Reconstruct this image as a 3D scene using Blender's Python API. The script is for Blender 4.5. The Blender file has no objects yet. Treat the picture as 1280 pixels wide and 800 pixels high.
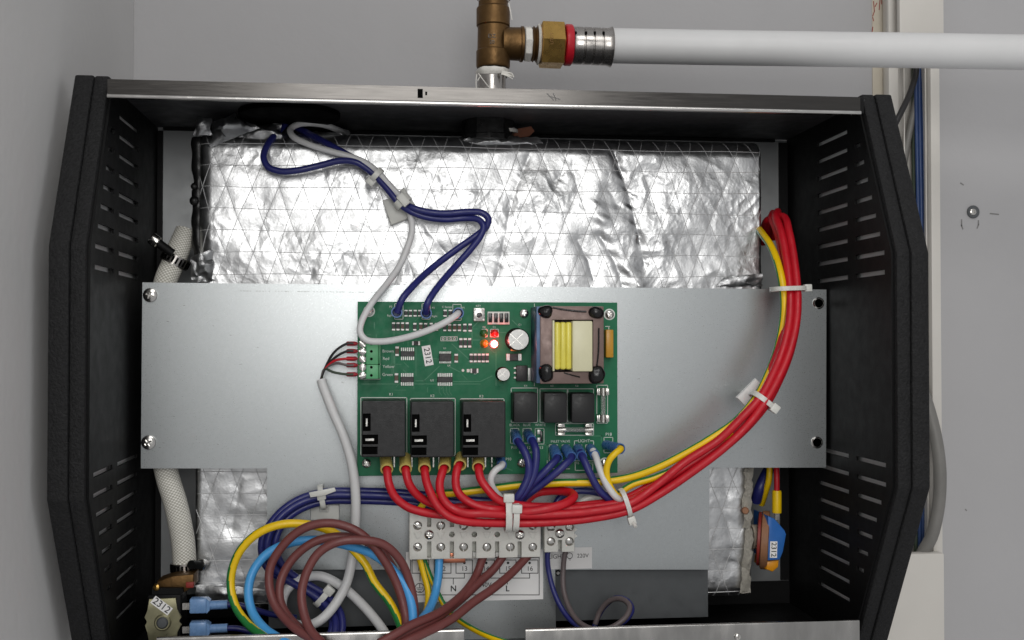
import bpy, bmesh, math, random
import numpy as np
from mathutils import Vector, Matrix, noise

random.seed(7)
SC = bpy.context.scene
COL = SC.collection

# ------------------------------------------------------------------ camera
FPX = 1400.0                      # focal length in pixels of a 1280 px wide frame
YAW = math.atan(150.0 / 1400.0)
PITCH = math.atan(25.0 / 1400.0)
CAM = Vector((0.0, -0.667, 0.0))
cam_data = bpy.data.cameras.new('camera')
cam_data.sensor_width = 36.0
cam_data.lens = 36.0 * FPX / 1280.0
cam_data.clip_start = 0.01
cam_data.clip_end = 50.0
cam = bpy.data.objects.new('camera', cam_data)
cam.location = CAM
cam.rotation_euler = (math.pi / 2 + PITCH, 0.0, -YAW)
COL.objects.link(cam)
SC.camera = cam

# ------------------------------------------------------------------ room light
world = bpy.data.worlds.new('World')
SC.world = world
world.use_nodes = True
bg = world.node_tree.nodes['Background']
bg.inputs['Color'].default_value = (0.98, 0.985, 1.0, 1)
bg.inputs['Strength'].default_value = 0.40


def area_lamp(name, loc, aim, sx, sy, power, color):
    d = bpy.data.lights.new(name, 'AREA')
    d.shape = 'RECTANGLE'
    d.size = sx
    d.size_y = sy
    d.energy = power
    d.color = color
    o = bpy.data.objects.new(name, d)
    o.location = loc
    o.rotation_euler = (Vector(aim) - Vector(loc)).to_track_quat('-Z', 'Y').to_euler()
    COL.objects.link(o)
    return o


area_lamp('room_lamp', (-0.12, -1.35, 0.27), (0.0, 0.0, 0.0), 0.85, 0.55, 7.2, (1.0, 0.985, 0.96))
area_lamp('ceiling_lamp', (0.12, -1.15, 1.05), (-0.05, 0.0, 0.0), 0.9, 0.5, 4.4, (1.0, 0.985, 0.96))

SC.view_settings.view_transform = 'Standard'
SC.view_settings.look = 'None'
SC.view_settings.exposure = 0.08
SC.view_settings.gamma = 1.0
SC.view_settings.use_curve_mapping = False

# ------------------------------------------------------------------ picture -> place
FWD = Vector((math.sin(YAW) * math.cos(PITCH), math.cos(YAW) * math.cos(PITCH), math.sin(PITCH)))
RGT = Vector((math.cos(YAW), -math.sin(YAW), 0.0))
UPV = RGT.cross(FWD)


def W(px, py, Y):
    """Point of the plane Y (millimetres in front of / behind the mounting plate)."""
    d = FWD + RGT * ((px - 640.0) / FPX) + UPV * ((400.0 - py) / FPX)
    t = (Y * 0.001 - CAM.y) / d.y
    return CAM + d * t


def K(Y):
    return (Y * 0.001 - CAM.y) / FPX      # metres per pixel near the frame centre


# ------------------------------------------------------------------ materials
def lin(c):
    return tuple((x / 12.92 if x <= 0.04045 else ((x + 0.055) / 1.055) ** 2.4) for x in (v / 255.0 for v in c))


MATS = {}


def mat(name, rgb, rough=0.5, metal=0.0, var=0.08, vs=60.0, bump=0.0, bs=400.0, gain=1.0, coat=0.0, rvar=0.1,
        emit=None, estr=0.0, trans=0.0, spec=0.5, alpha=1.0, sss=0.0, uvbraid=False, scrim=False, stretch=None):
    m = bpy.data.materials.new(name)
    m.use_nodes = True
    nt = m.node_tree
    N, L = nt.nodes, nt.links
    p = N['Principled BSDF']
    c = [min(1.0, x * gain) for x in lin(rgb)]
    tc = N.new('ShaderNodeTexCoord')
    src = tc.outputs['Object']
    if stretch:
        mp = N.new('ShaderNodeMapping')
        mp.inputs['Scale'].default_value = stretch
        L.new(src, mp.inputs['Vector'])
        src = mp.outputs['Vector']
    n1 = N.new('ShaderNodeTexNoise')
    n1.inputs['Scale'].default_value = vs
    n1.inputs['Detail'].default_value = 5
    n1.inputs['Roughness'].default_value = 0.6
    L.new(src, n1.inputs['Vector'])
    mr = N.new('ShaderNodeMapRange')
    mr.inputs['From Min'].default_value = 0.3
    mr.inputs['From Max'].default_value = 0.7
    mr.inputs['To Min'].default_value = 1.0 - var
    mr.inputs['To Max'].default_value = 1.0 + var
    L.new(n1.outputs['Fac'], mr.inputs['Value'])
    mx = N.new('ShaderNodeVectorMath')
    mx.operation = 'SCALE'
    mx.inputs[0].default_value = c
    L.new(mr.outputs['Result'], mx.inputs['Scale'])
    colout = mx.outputs['Vector']
    if uvbraid:
        ck = N.new('ShaderNodeTexChecker')
        ck.inputs['Scale'].default_value = 1.0
        mp2 = N.new('ShaderNodeMapping')
        mp2.inputs['Scale'].default_value = (36.0, 1100.0, 1.0)
        L.new(tc.outputs['UV'], mp2.inputs['Vector'])
        L.new(mp2.outputs['Vector'], ck.inputs['Vector'])
        mm = N.new('ShaderNodeMix')
        mm.data_type = 'RGBA'
        L.new(ck.outputs['Fac'], mm.inputs['Factor'])
        L.new(colout, mm.inputs['A'])
        mm.inputs['B'].default_value = (c[0] * 0.55, c[1] * 0.54, c[2] * 0.5, 1)
        colout = mm.outputs['Result']
    if scrim:
        at = N.new('ShaderNodeAttribute')
        at.attribute_name = 'scrim'
        mm = N.new('ShaderNodeMix')
        mm.data_type = 'RGBA'
        L.new(at.outputs['Fac'], mm.inputs['Factor'])
        L.new(colout, mm.inputs['A'])
        mm.inputs['B'].default_value = (0.62, 0.62, 0.61, 1)
        colout = mm.outputs['Result']
    L.new(colout, p.inputs['Base Color'])
    rr = N.new('ShaderNodeMapRange')
    rr.inputs['From Min'].default_value = 0.3
    rr.inputs['From Max'].default_value = 0.7
    rr.inputs['To Min'].default_value = max(0.02, rough - rvar)
    rr.inputs['To Max'].default_value = min(1.0, rough + rvar)
    n3 = N.new('ShaderNodeTexNoise')
    n3.inputs['Scale'].default_value = vs * 2.3
    n3.inputs['Detail'].default_value = 4
    L.new(src, n3.inputs['Vector'])
    L.new(n3.outputs['Fac'], rr.inputs['Value'])
    L.new(rr.outputs['Result'], p.inputs['Roughness'])
    p.inputs['Metallic'].default_value = metal
    p.inputs['Specular IOR Level'].default_value = spec
    p.inputs['Coat Weight'].default_value = coat
    if trans:
        p.inputs['Transmission Weight'].default_value = trans
    if sss:
        p.inputs['Subsurface Weight'].default_value = sss
        p.inputs['Subsurface Radius'].default_value = (1, 1, 1)
        p.inputs['Subsurface Scale'].default_value = 0.002
    if emit:
        p.inputs['Emission Color'].default_value = (*emit, 1)
        p.inputs['Emission Strength'].default_value = estr
    if bump or uvbraid:
        bn = N.new('ShaderNodeBump')
        bn.inputs['Strength'].default_value = bump if bump else 0.6
        bn.inputs['Distance'].default_value = 0.001
        if uvbraid:
            L.new(ck.outputs['Fac'], bn.inputs['Height'])
        else:
            n2 = N.new('ShaderNodeTexNoise')
            n2.inputs['Scale'].default_value = bs
            n2.inputs['Detail'].default_value = 4
            L.new(src, n2.inputs['Vector'])
            L.new(n2.outputs['Fac'], bn.inputs['Height'])
        L.new(bn.outputs['Normal'], p.inputs['Normal'])
    MATS[name] = m
    return m


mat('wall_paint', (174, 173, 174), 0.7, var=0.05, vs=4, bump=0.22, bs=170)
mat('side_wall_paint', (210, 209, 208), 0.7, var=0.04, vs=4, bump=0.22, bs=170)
mat('primer', (196, 188, 172), 0.8, var=0.06, vs=40)
mat('marker_red', (150, 70, 62), 0.8)
mat('smudge', (128, 127, 126), 0.85, var=0.2, vs=300)
mat('black_plastic', (27, 27, 28), 0.68, spec=0.28, var=0.4, vs=600, bump=0.9, bs=750)
mat('black_metal', (10, 10, 11), 0.55, spec=0.2, var=0.05, vs=60, bump=0.08, bs=1200, rvar=0.04)
mat('dark_top', (62, 62, 64), 0.5, metal=0.3, var=0.06, vs=40)
mat('streak_reflect_steel', (170, 168, 165), 0.2, metal=1.0, var=0.25, vs=14, rvar=0.1, stretch=(3, 1, 1))  # bright base with streaks: room reflections put into the bottom rails' colour
mat('slot_backing_grey', (240, 240, 240), 0.8)
mat('lip_highlight', (205, 203, 200), 0.2, metal=1.0, var=0.03)  # brighter copy of the rail steel, the lip's highlight put into colour
mat('dark_reflect_steel', (84, 82, 80), 0.2, metal=1.0, var=0.05, vs=30, rvar=0.05, stretch=(1, 20, 20))  # darkened base puts the dark room reflection into the rail's colour
mat('galvanised', (180, 184, 185), 0.31, metal=0.85, var=0.03, vs=700, bump=0.03, bs=1500, rvar=0.05)
mat('back_steel', (150, 152, 153), 0.42, metal=0.7, var=0.06, vs=30)
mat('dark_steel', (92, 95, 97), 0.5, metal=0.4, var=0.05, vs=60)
mat('foil', (206, 207, 208), 0.36, metal=1.0, var=0.04, vs=90, bump=0.09, bs=800, rvar=0.08, scrim=True)
mat('foil_loose', (214, 215, 216), 0.36, metal=1.0, var=0.06, vs=90, bump=0.3, bs=420)
mat('black_tape', (22, 22, 22), 0.35, var=0.3, vs=100, bump=0.5, bs=200)
mat('glass_wool', (206, 202, 192), 0.95, var=0.14, vs=300, bump=0.8, bs=700)
mat('pcb', (17, 108, 72), 0.45, var=0.06, vs=120, spec=0.3)
mat('pcb_edge', (120, 130, 90), 0.6)
mat('trace', (40, 122, 84), 0.36, var=0.03)
mat('silk', (222, 228, 222), 0.6, var=0.06)
mat('relay_black', (33, 33, 34), 0.42, spec=0.35, var=0.05, vs=200, bump=0.1, bs=1500)
mat('slot_black', (3, 3, 3), 0.7, spec=0.05)
mat('chip_black', (38, 37, 38), 0.45, var=0.1, vs=400)
mat('chip_brown', (92, 72, 58), 0.5, var=0.15, vs=400)
mat('solder', (196, 196, 193), 0.42, metal=0.6, var=0.08, vs=600)
mat('tinned', (205, 203, 198), 0.24, metal=0.95, var=0.06, vs=300)
mat('nickel', (200, 198, 194), 0.2, metal=1.0, var=0.05, vs=200)
mat('green_block', (92, 170, 118), 0.4, var=0.05, vs=200)
mat('green_block_dark', (70, 140, 96), 0.42, var=0.05, vs=200)
mat('white_plastic', (226, 226, 224), 0.42, var=0.03, vs=80, sss=0.05)
mat('nylon', (214, 214, 208), 0.36, var=0.05, vs=120, sss=0.25)
mat('grey_plastic', (224, 224, 217), 0.3, sss=0.2, var=0.04, vs=120, bump=0.06, bs=900)
mat('trunk_plastic', (208, 204, 197), 0.45, var=0.03, vs=20)
mat('paper', (250, 249, 248), 0.7, var=0.03, vs=60)
mat('paper_clear', (222, 221, 220), 0.5, var=0.03, vs=60)
mat('ink', (24, 24, 26), 0.6)
mat('red_wire', (192, 17, 35), 0.46, var=0.09, vs=90, bump=0.08, bs=500, rvar=0.14)
mat('red_sleeve', (158, 22, 40), 0.35, var=0.06, vs=200)
mat('blue_wire', (38, 42, 108), 0.36, var=0.06, vs=150)
mat('white_wire', (214, 214, 214), 0.4, var=0.03, vs=150)
mat('brown_wire', (112, 60, 58), 0.45, var=0.06, vs=150)
mat('sky_wire', (76, 162, 226), 0.38, var=0.04, vs=150)
mat('yellow_wire', (240, 198, 10), 0.36, var=0.04, vs=150)
mat('green_wire', (34, 122, 58), 0.38, var=0.05, vs=150)
mat('black_wire', (28, 27, 28), 0.4)
mat('greybrown_wire', (98, 88, 88), 0.4)
mat('grey_cable', (120, 118, 114), 0.5, var=0.1)
mat('olive_cable', (60, 72, 58), 0.5)
mat('blue_cable', (42, 66, 112), 0.42)
mat('blue_sleeve', (66, 104, 162), 0.3, var=0.06, vs=200, sss=0.15)
mat('paleblue_sleeve', (120, 158, 205), 0.3, var=0.08, vs=200, sss=0.2)
mat('straw_sleeve', (196, 178, 100), 0.35, var=0.07, vs=200, sss=0.25)
mat('copper', (206, 132, 104), 0.34, metal=0.85, var=0.08, vs=150)
mat('bronze', (104, 78, 46), 0.45, metal=0.8, var=0.2, vs=70, bump=0.18, bs=500)
mat('brass', (196, 158, 88), 0.28, metal=0.95, var=0.1, vs=80)
mat('zinc_yellow', (162, 158, 128), 0.34, metal=0.8, var=0.22, vs=60)
mat('stainless', (176, 172, 168), 0.24, metal=1.0, var=0.08, vs=90)
mat('red_plastic', (186, 22, 40), 0.35, var=0.05)
mat('ptfe', (224, 221, 214), 0.65, var=0.08, vs=200, bump=0.3, bs=800)
mat('white_pipe', (216, 216, 216), 0.42, var=0.025, vs=25)
mat('hose_braid', (242, 240, 232), 0.7, var=0.06, vs=120, uvbraid=True)
mat('lamination', (122, 102, 96), 0.42, metal=0.25, var=0.1, vs=120, bump=0.12, bs=500)
mat('lamination_side', (70, 92, 122), 0.4, metal=0.35, var=0.1)
mat('yellow_tape', (226, 214, 92), 0.25, var=0.06, vs=100, bump=0.1, bs=300)
mat('cream_plastic', (216, 212, 178), 0.4, var=0.04)
mat('amber', (196, 142, 34), 0.35, var=0.05)
mat('black_gloss', (14, 14, 15), 0.25, var=0.2, vs=200, bump=0.3, bs=350)
mat('fuse_glass', (228, 230, 226), 0.08, var=0.0, trans=0.8)
mat('led_green', (52, 110, 52), 0.25, var=0.02, trans=0.3)
mat('led_red', (196, 30, 30), 0.25, var=0.02, emit=(1, 0.05, 0.04), estr=0.06)
mat('led_amber', (188, 122, 26), 0.25, var=0.02)
mat('led_lit', (240, 60, 60), 0.3, var=0.0, emit=(1.0, 0.10, 0.11), estr=3.0)
mat('led_core', (255, 240, 240), 0.3, var=0.0, emit=(1.0, 0.72, 0.72), estr=22.0)
mat('terracotta', (150, 106, 76), 0.6, var=0.1, vs=120)
mat('gasket_red', (140, 44, 36), 0.5)
mat('blue_body', (46, 108, 186), 0.4, var=0.06)
mat('orange_body', (226, 150, 20), 0.4, var=0.06)
mat('tan_body', (186, 176, 160), 0.5, var=0.06)
mat('scrim_thread', (226, 226, 226), 0.35, metal=0.3, var=0.1)
mat('rust', (142, 88, 64), 0.7, var=0.2, vs=200)
mat('scratch', (112, 110, 108), 0.5)


# ------------------------------------------------------------------ building blocks
def finish(name, bm, material, parent=None, smooth=35.0, recenter=True, pivot=None):
    me = bpy.data.meshes.new(name)
    bmesh.ops.recalc_face_normals(bm, faces=bm.faces)
    c = Vector((0, 0, 0))
    if recenter and len(bm.verts):
        if pivot is None:
            mn = Vector((min(v.co.x for v in bm.verts), min(v.co.y for v in bm.verts), min(v.co.z for v in bm.verts)))
            mxv = Vector((max(v.co.x for v in bm.verts), max(v.co.y for v in bm.verts), max(v.co.z for v in bm.verts)))
            c = (mn + mxv) / 2
        else:
            c = Vector(pivot)
        for v in bm.verts:
            v.co -= c
    bm.to_mesh(me)
    bm.free()
    for mm in (material if isinstance(material, (list, tuple)) else [material]):
        me.materials.append(MATS[mm])
    if smooth:
        me.polygons.foreach_set('use_smooth', [True] * len(me.polygons))
        me.set_sharp_from_angle(angle=math.radians(smooth))
    o = bpy.data.objects.new(name, me)
    COL.objects.link(o)
    o.location = c
    if parent:
        adopt(o, parent)
    return o


def worldloc(o):
    p = o.location.copy()
    q = o.parent
    while q:
        p = p + q.location
        q = q.parent
    return p


def adopt(o, parent):
    o.location = o.location - worldloc(parent)
    o.parent = parent


def thing(name, label, cat, loc, group=None):
    o = bpy.data.objects.new(name, None)
    o.empty_display_size = 0.01
    COL.objects.link(o)
    o.location = loc
    tag(o, label, cat, group)
    return o


def tag(o, label=None, cat=None, group=None, kind=None):
    if label:
        o['label'] = label
    if cat:
        o['category'] = cat
    if group:
        o['group'] = group
    if kind:
        o['kind'] = kind
    return o


def bx(bm, x0, x1, y0, y1, z0, z1, bev=0.0, seg=2):
    """Axis aligned box in metres."""
    r = bmesh.ops.create_cube(bm, size=1.0)
    vs = r['verts']
    for v in vs:
        v.co = Vector(((x0 + x1) / 2 + v.co.x * abs(x1 - x0), (y0 + y1) / 2 + v.co.y * abs(y1 - y0), (z0 + z1) / 2 + v.co.z * abs(z1 - z0)))
    if bev:
        es = list({e for v in vs for e in v.link_edges})
        bmesh.ops.bevel(bm, geom=es, offset=bev, segments=seg, affect='EDGES', profile=0.5)
    return bm


def pbox(px0, py0, px1, py1, yf, yb, bev=0.0, bm=None, seg=2):
    """Box whose front face covers a pixel rectangle on the plane yf (mm) and that reaches back to yb (mm)."""
    if bm is None:
        bm = bmesh.new()
    a = W(px0, py0, yf)
    b = W(px1, py1, yf)
    return bx(bm, min(a.x, b.x), max(a.x, b.x), yf * 0.001, yb * 0.001, min(a.z, b.z), max(a.z, b.z), bev, seg)


def prism(pts, yf, yb, bm=None, bev=0.0):
    """Polygon of world (x, z) points extruded from yf to yb (mm)."""
    if bm is None:
        bm = bmesh.new()
    f = [bm.verts.new((p[0], yf * 0.001, p[1])) for p in pts]
    g = [bm.verts.new((p[0], yb * 0.001, p[1])) for p in pts]
    fa = bm.faces.new(f)
    bm.faces.new(list(reversed(g)))
    n = len(pts)
    for i in range(n):
        bm.faces.new([f[i], g[i], g[(i + 1) % n], f[(i + 1) % n]])
    if bev:
        bmesh.ops.bevel(bm, geom=list(fa.edges), offset=bev, segments=2, affect='EDGES', profile=0.5)
    return bm


def pprism(pxs, yf, yb, bm=None, bev=0.0):
    return prism([(W(x, y, yf).x, W(x, y, yf).z) for x, y in pxs], yf, yb, bm, bev)


def frame_for(axis):
    a = Vector(axis).normalized()
    h = Vector((0, 0, 1)) if abs(a.z) < 0.9 else Vector((1, 0, 0))
    u = a.cross(h).normalized()
    v = u.cross(a).normalized()
    return a, u, v


def lathe(profile, c, axis=(0, -1, 0), seg=20, bm=None, sx=1.0, sz=1.0, poly=None):
    """profile: (radius m, height m) along axis from centre c."""
    if bm is None:
        bm = bmesh.new()
    a, u, v = frame_for(axis)
    c = Vector(c)
    rings = []
    for r, h in profile:
        if r < 1e-7:
            rings.append([bm.verts.new(c + a * h)])
        else:
            rings.append([bm.verts.new(c + a * h + u * (r * sx * math.cos(2 * math.pi * i / seg)) + v * (r * sz * math.sin(2 * math.pi * i / seg))) for i in range(seg)])
    for A, B in zip(rings, rings[1:]):
        if len(A) == 1 and len(B) == 1:
            continue
        for i in range(seg):
            j = (i + 1) % seg
            if len(A) == 1:
                bm.faces.new([A[0], B[j], B[i]])
            elif len(B) == 1:
                bm.faces.new([A[i], A[j], B[0]])
            else:
                bm.faces.new([A[i], A[j], B[j], B[i]])
    if len(rings[0]) > 1:
        bm.faces.new(rings[0])
    if len(rings[-1]) > 1:
        bm.faces.new(list(reversed(rings[-1])))
    return bm


def spline(pts, step=0.0016):
    """Catmull-Rom through the points, evenly resampled."""
    P = [Vector(p) for p in pts]
    P = [P[0] * 2 - P[1]] + P + [P[-1] * 2 - P[-2]]
    out = []
    for i in range(1, len(P) - 2):
        p0, p1, p2, p3 = P[i - 1:i + 3]
        n = max(3, int((p2 - p1).length / step))
        t0, t1 = 0.0, max(1e-6, (p1 - p0).length ** 0.5)
        t2 = t1 + max(1e-6, (p2 - p1).length ** 0.5)
        t3 = t2 + max(1e-6, (p3 - p2).length ** 0.5)
        for k in range(n):
            t = t1 + (t2 - t1) * k / n
            a1 = p0 * ((t1 - t) / (t1 - t0)) + p1 * ((t - t0) / (t1 - t0))
            a2 = p1 * ((t2 - t) / (t2 - t1)) + p2 * ((t - t1) / (t2 - t1))
            a3 = p2 * ((t3 - t) / (t3 - t2)) + p3 * ((t - t2) / (t3 - t2))
            b1 = a1 * ((t2 - t) / (t2 - t0)) + a2 * ((t - t0) / (t2 - t0))
            b2 = a2 * ((t3 - t) / (t3 - t1)) + a3 * ((t - t1) / (t3 - t1))
            out.append(b1 * ((t2 - t) / (t2 - t1)) + b2 * ((t - t1) / (t2 - t1)))
    out.append(P[-2])
    return out


def tube(path, r, sides=12, stripe=None, rfun=None, bm=None, smoothed=True, step=0.0016):
    if stripe:
        sides = 30
    """Tube along a world path; stripe = (start angle, twist per metre, share) gives faces slot 1."""
    pts = spline(path, step) if smoothed else [Vector(p) for p in path]
    if bm is None:
        bm = bmesh.new()
    uvl = bm.loops.layers.uv.verify()
    T = []
    for i in range(len(pts)):
        d = pts[min(i + 1, len(pts) - 1)] - pts[max(i - 1, 0)]
        T.append(d.normalized())
    ref = Vector((0, -1, 0))
    if abs(T[0].dot(ref)) > 0.95:
        ref = Vector((0, 0, 1))
    u = (ref - T[0] * ref.dot(T[0])).normalized()
    rings, lens, acc = [], [], 0.0
    for i, p in enumerate(pts):
        if i:
            acc += (p - pts[i - 1]).length
            u = (u - T[i] * u.dot(T[i])).normalized()
        v = T[i].cross(u)
        rr = rfun(i / (len(pts) - 1.0)) * r if rfun else r
        rings.append([bm.verts.new(p + (u * math.cos(2 * math.pi * k / sides) + v * math.sin(2 * math.pi * k / sides)) * rr) for k in range(sides)])
        lens.append(acc)
    for i in range(len(rings) - 1):
        for k in range(sides):
            j = (k + 1) % sides
            f = bm.faces.new([rings[i][k], rings[i][j], rings[i + 1][j], rings[i + 1][k]])
            uv = [(k / sides, lens[i]), ((k + 1) / sides, lens[i]), ((k + 1) / sides, lens[i + 1]), (k / sides, lens[i + 1])]
            for lp, q in zip(f.loops, uv):
                lp[uvl].uv = q
            if stripe:
                a = ((k + 0.5) / sides * 2 * math.pi + stripe[0] + stripe[1] * lens[i]) % (2 * math.pi)
                if a < stripe[2] * 2 * math.pi:
                    f.material_index = 1
    bm.faces.new(list(reversed(rings[0])))
    bm.faces.new(rings[-1])
    return bm


def pxpath(pts):
    return [W(*p) for p in pts]


def sleeve(p0, p1, r, wall=0.75, flare=1.0, seg=18):
    """Open ended sleeve from p0 to p1 (world), hollow at the p1 end."""
    p0, p1 = Vector(p0), Vector(p1)
    Ln = (p1 - p0).length
    return lathe([(r * 0.9, 0), (r, Ln * 0.08), (r, Ln * 0.75), (r * flare, Ln * 0.97), (r * flare * 0.97, Ln), (r * flare * wall, Ln), (r * wall * 0.95, Ln * 0.6), (0, Ln * 0.6)], p0, p1 - p0, seg)


def boolcut(o, cutter_bm):
    """Subtract the cutter from a mesh object and keep the result as its mesh."""
    me = bpy.data.meshes.new('cut')
    bmesh.ops.recalc_face_normals(cutter_bm, faces=cutter_bm.faces)
    cutter_bm.to_mesh(me)
    cutter_bm.free()
    c = bpy.data.objects.new('cut', me)
    COL.objects.link(c)
    md = o.modifiers.new('cut', 'BOOLEAN')
    md.operation = 'DIFFERENCE'
    md.solver = 'EXACT'
    md.object = c
    dg = bpy.context.evaluated_depsgraph_get()
    new = bpy.data.meshes.new_from_object(o.evaluated_get(dg))
    o.modifiers.clear()
    old = o.data
    o.data = new
    new.name = old.name
    bpy.data.meshes.remove(old)
    bpy.data.objects.remove(c)
    bpy.data.meshes.remove(me)
    new.polygons.foreach_set('use_smooth', [True] * len(new.polygons))
    new.set_sharp_from_angle(angle=math.radians(30))
    return o


def copyto(src, loc, parent=None, rot=None, name=None):
    o = src.copy()
    COL.objects.link(o)
    if name:
        o.name = name
    o.parent = None
    o.location = loc
    if rot is not None:
        o.rotation_euler = rot
    if parent:
        adopt(o, parent)
    return o


def text(s, px, py, Y, hpx, parent, material='ink', rot=0.0, sxf=1.0, name='lettering', weight=0.0, align='CENTER'):
    c = bpy.data.curves.new(name, 'FONT')
    c.body = s
    c.align_x = align
    c.align_y = 'CENTER'
    c.size = hpx * K(Y) / 0.70
    c.extrude = 0.00002
    c.offset = weight
    c.materials.append(MATS[material])
    tmp = bpy.data.objects.new(name, c)
    COL.objects.link(tmp)
    me = bpy.data.meshes.new_from_object(tmp.evaluated_get(bpy.context.evaluated_depsgraph_get()))
    bpy.data.objects.remove(tmp)
    bpy.data.curves.remove(c)
    me.name = name
    o = bpy.data.objects.new(name, me)
    COL.objects.link(o)
    o.location = W(px, py, Y)
    o.rotation_euler = (math.pi / 2, math.radians(rot), 0)
    o.scale = (sxf, 1, 1)
    if parent:
        adopt(o, parent)
    return o


def strokes(segs, Y, wpx, bm=None):
    """Flat printed strokes between pixel points, lying on plane Y."""
    if bm is None:
        bm = bmesh.new()
    for (x0, y0, x1, y1) in segs:
        a, b = W(x0, y0, Y), W(x1, y1, Y)
        d = (b - a)
        d.y = 0
        if d.length < 1e-7:
            continue
        d.normalize()
        n = Vector((-d.z, 0, d.x)) * (wpx * K(Y) / 2)
        e = d * (wpx * K(Y) / 2)
        q = [a - e - n, b + e - n, b + e + n, a - e + n]
        f = [bm.verts.new(p + Vector((0, -0.00003, 0))) for p in q]
        g = [bm.verts.new(p + Vector((0, 0.00003, 0))) for p in q]
        bm.faces.new(f)
        bm.faces.new(list(reversed(g)))
        for i in range(4):
            bm.faces.new([f[i], g[i], g[(i + 1) % 4], f[(i + 1) % 4]])
    return bm


def rect_segs(x0, y0, x1, y1):
    return [(x0, y0, x1, y0), (x1, y0, x1, y1), (x1, y1, x0, y1), (x0, y1, x0, y0)]


# shared screw meshes -------------------------------------------------------
def make_screw(name, r, h, material, cross=True):
    prof = [(r, 0), (r, h * 0.3)] + [(r * math.cos(t), h * 0.3 + h * 0.7 * math.sin(t)) for t in (0.4, 0.75, 1.05, 1.3)] + [(0, h)]
    o = finish(name, lathe(prof, (0, 0, 0), seg=24), material, recenter=False)
    cb = bmesh.new()
    w = r * 0.13
    if cross:
        bx(cb, -r * 0.52, r * 0.52, -h * 1.5, -h * 0.35, -w, w)
        o = boolcut(o, cb)
        cb = bmesh.new()
        bx(cb, -w, w, -h * 1.5, -h * 0.36, -r * 0.52, r * 0.52)
        o = boolcut(o, cb)
    else:
        bx(cb, -r * 1.2, r * 1.2, -h * 1.5, -h * 0.45, -w, w)
        o = boolcut(o, cb)
    COL.objects.unlink(o)
    return o


SCREW = make_screw('screw', 1.0e-3 * 4.2, 2.2e-3, 'nickel')
PCBSCREW = make_screw('screw', 1.0e-3 * 2.7, 1.7e-3, 'nickel')
CLAMPSCREW = make_screw('clamp_screw', 1.0e-3 * 2.7, 1.2e-3, 'nickel', cross=False)


def put_screw(src, px, py, Y, parent, rot=0.0, scale=1.0):
    o = copyto(src, W(px, py, Y), None, (0, rot, 0))
    o.scale = (scale, scale, scale)
    if parent:
        adopt(o, parent)
    return o

# ================================================================== the room
WALL_Y = 123.0
XL = W(167, 50, WALL_Y).x                   # corner with the side wall
bm = bmesh.new()
bx(bm, XL - 0.1, 1.1, WALL_Y * 0.001, WALL_Y * 0.001 + 0.08, -0.9, 0.9)
tag(finish('wall_back', bm, 'wall_paint', recenter=False), kind='structure')
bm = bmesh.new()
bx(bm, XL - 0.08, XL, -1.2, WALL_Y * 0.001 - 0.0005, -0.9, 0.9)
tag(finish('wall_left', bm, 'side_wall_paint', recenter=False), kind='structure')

# wall screw, drill marks and smears
ws = thing('wall_screw', 'small steel screw with washer driven into the bare grey wall right of the trunking', 'screw', W(1216, 265, WALL_Y))
r = K(WALL_Y)
finish('washer', lathe([(8.5 * r, 0), (8.5 * r, 1.0e-3), (7.5 * r, 1.5e-3), (0, 1.5e-3)], W(1216, 265, WALL_Y)), 'dark_steel', ws)
put_screw(SCREW, 1216, 265, WALL_Y - 1.4, ws, 0.5, 0.62)
for segs, lb in (([(1238, 267, 1248, 268)], 'short dark dash on the wall right of the wall screw'), ([(1201, 229, 1204, 231)], 'tiny dark tick on the wall above the wall screw'),
                 ([(1202, 275, 1202, 282), (1202, 282, 1203.5, 286)], 'curved pencil mark below left of the wall screw'), ([(1223, 276, 1223, 281), (1223, 281, 1221.5, 285)], 'curved pencil mark below right of the wall screw'),
                 ([(1207, 637, 1208, 638)], 'small dark dot low on the wall right of the trunking')):
    tag(finish('wall_mark', strokes(segs, WALL_Y - 0.1, 1.8), 'smudge', smooth=0), lb, 'mark', 'marks on the wall')

# strip of bare primer beside the trunking with red marker scribbles
pr = finish('primer_strip', pbox(1090, -40, 1111, 840, WALL_Y - 0.8, WALL_Y), 'primer')
tag(pr, 'cream unpainted strip of wall running along the left edge of the trunking', 'strip')
bm = strokes([(1092, 2, 1093, 14), (1093, 14, 1091, 20), (1100, 0, 1099, 12), (1108, 0, 1107, 3), (1091, 22, 1092, 26), (1102, 0, 1102, 5), (1094, 8, 1096, 4), (1091, 34, 1090, 41)], WALL_Y - 0.9, 1.2)
tag(finish('marker_scribble', bm, 'marker_red', smooth=0), 'faint reddish scribble marks on the cream strip above the white pipe', 'marks')

# trunking ------------------------------------------------------------------
tk = thing('cable_trunking', 'white plastic wall trunking standing open with cables inside, right of the black casing', 'trunking', W(1145, 800, WALL_Y))
finish('channel_back', pbox(1112, -60, 1178, 860, WALL_Y - 2, WALL_Y - 0.1), 'trunk_plastic', tk)
bm = pbox(1110, -60, 1128, 860, 111, WALL_Y - 2.1, 0.0008)
pbox(1128.5, -60, 1136, 860, 113, 115, 0.0005, bm)
finish('channel_side', bm, 'trunk_plastic', tk)
bm = pbox(1162, -60, 1180, 860, 97, WALL_Y - 2.1, 0.0008)
pbox(1157, -60, 1161.5, 860, 101, 103, 0.0005, bm)
finish('channel_side', bm, 'trunk_plastic', tk)
bm = pbox(1124, -60, 1180.5, 52, 91, 96.5, 0.0012)
pbox(1110, -60, 1123, 50, 105, 110.5, 0.0012, bm)
finish('trunking_lid', bm, 'trunk_plastic', tk)
lid = thing('trunking_lid', 'white trunking cover still clipped on at the lower right behind the casing', 'trunking cover', W(1150, 800, 90))
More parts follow.
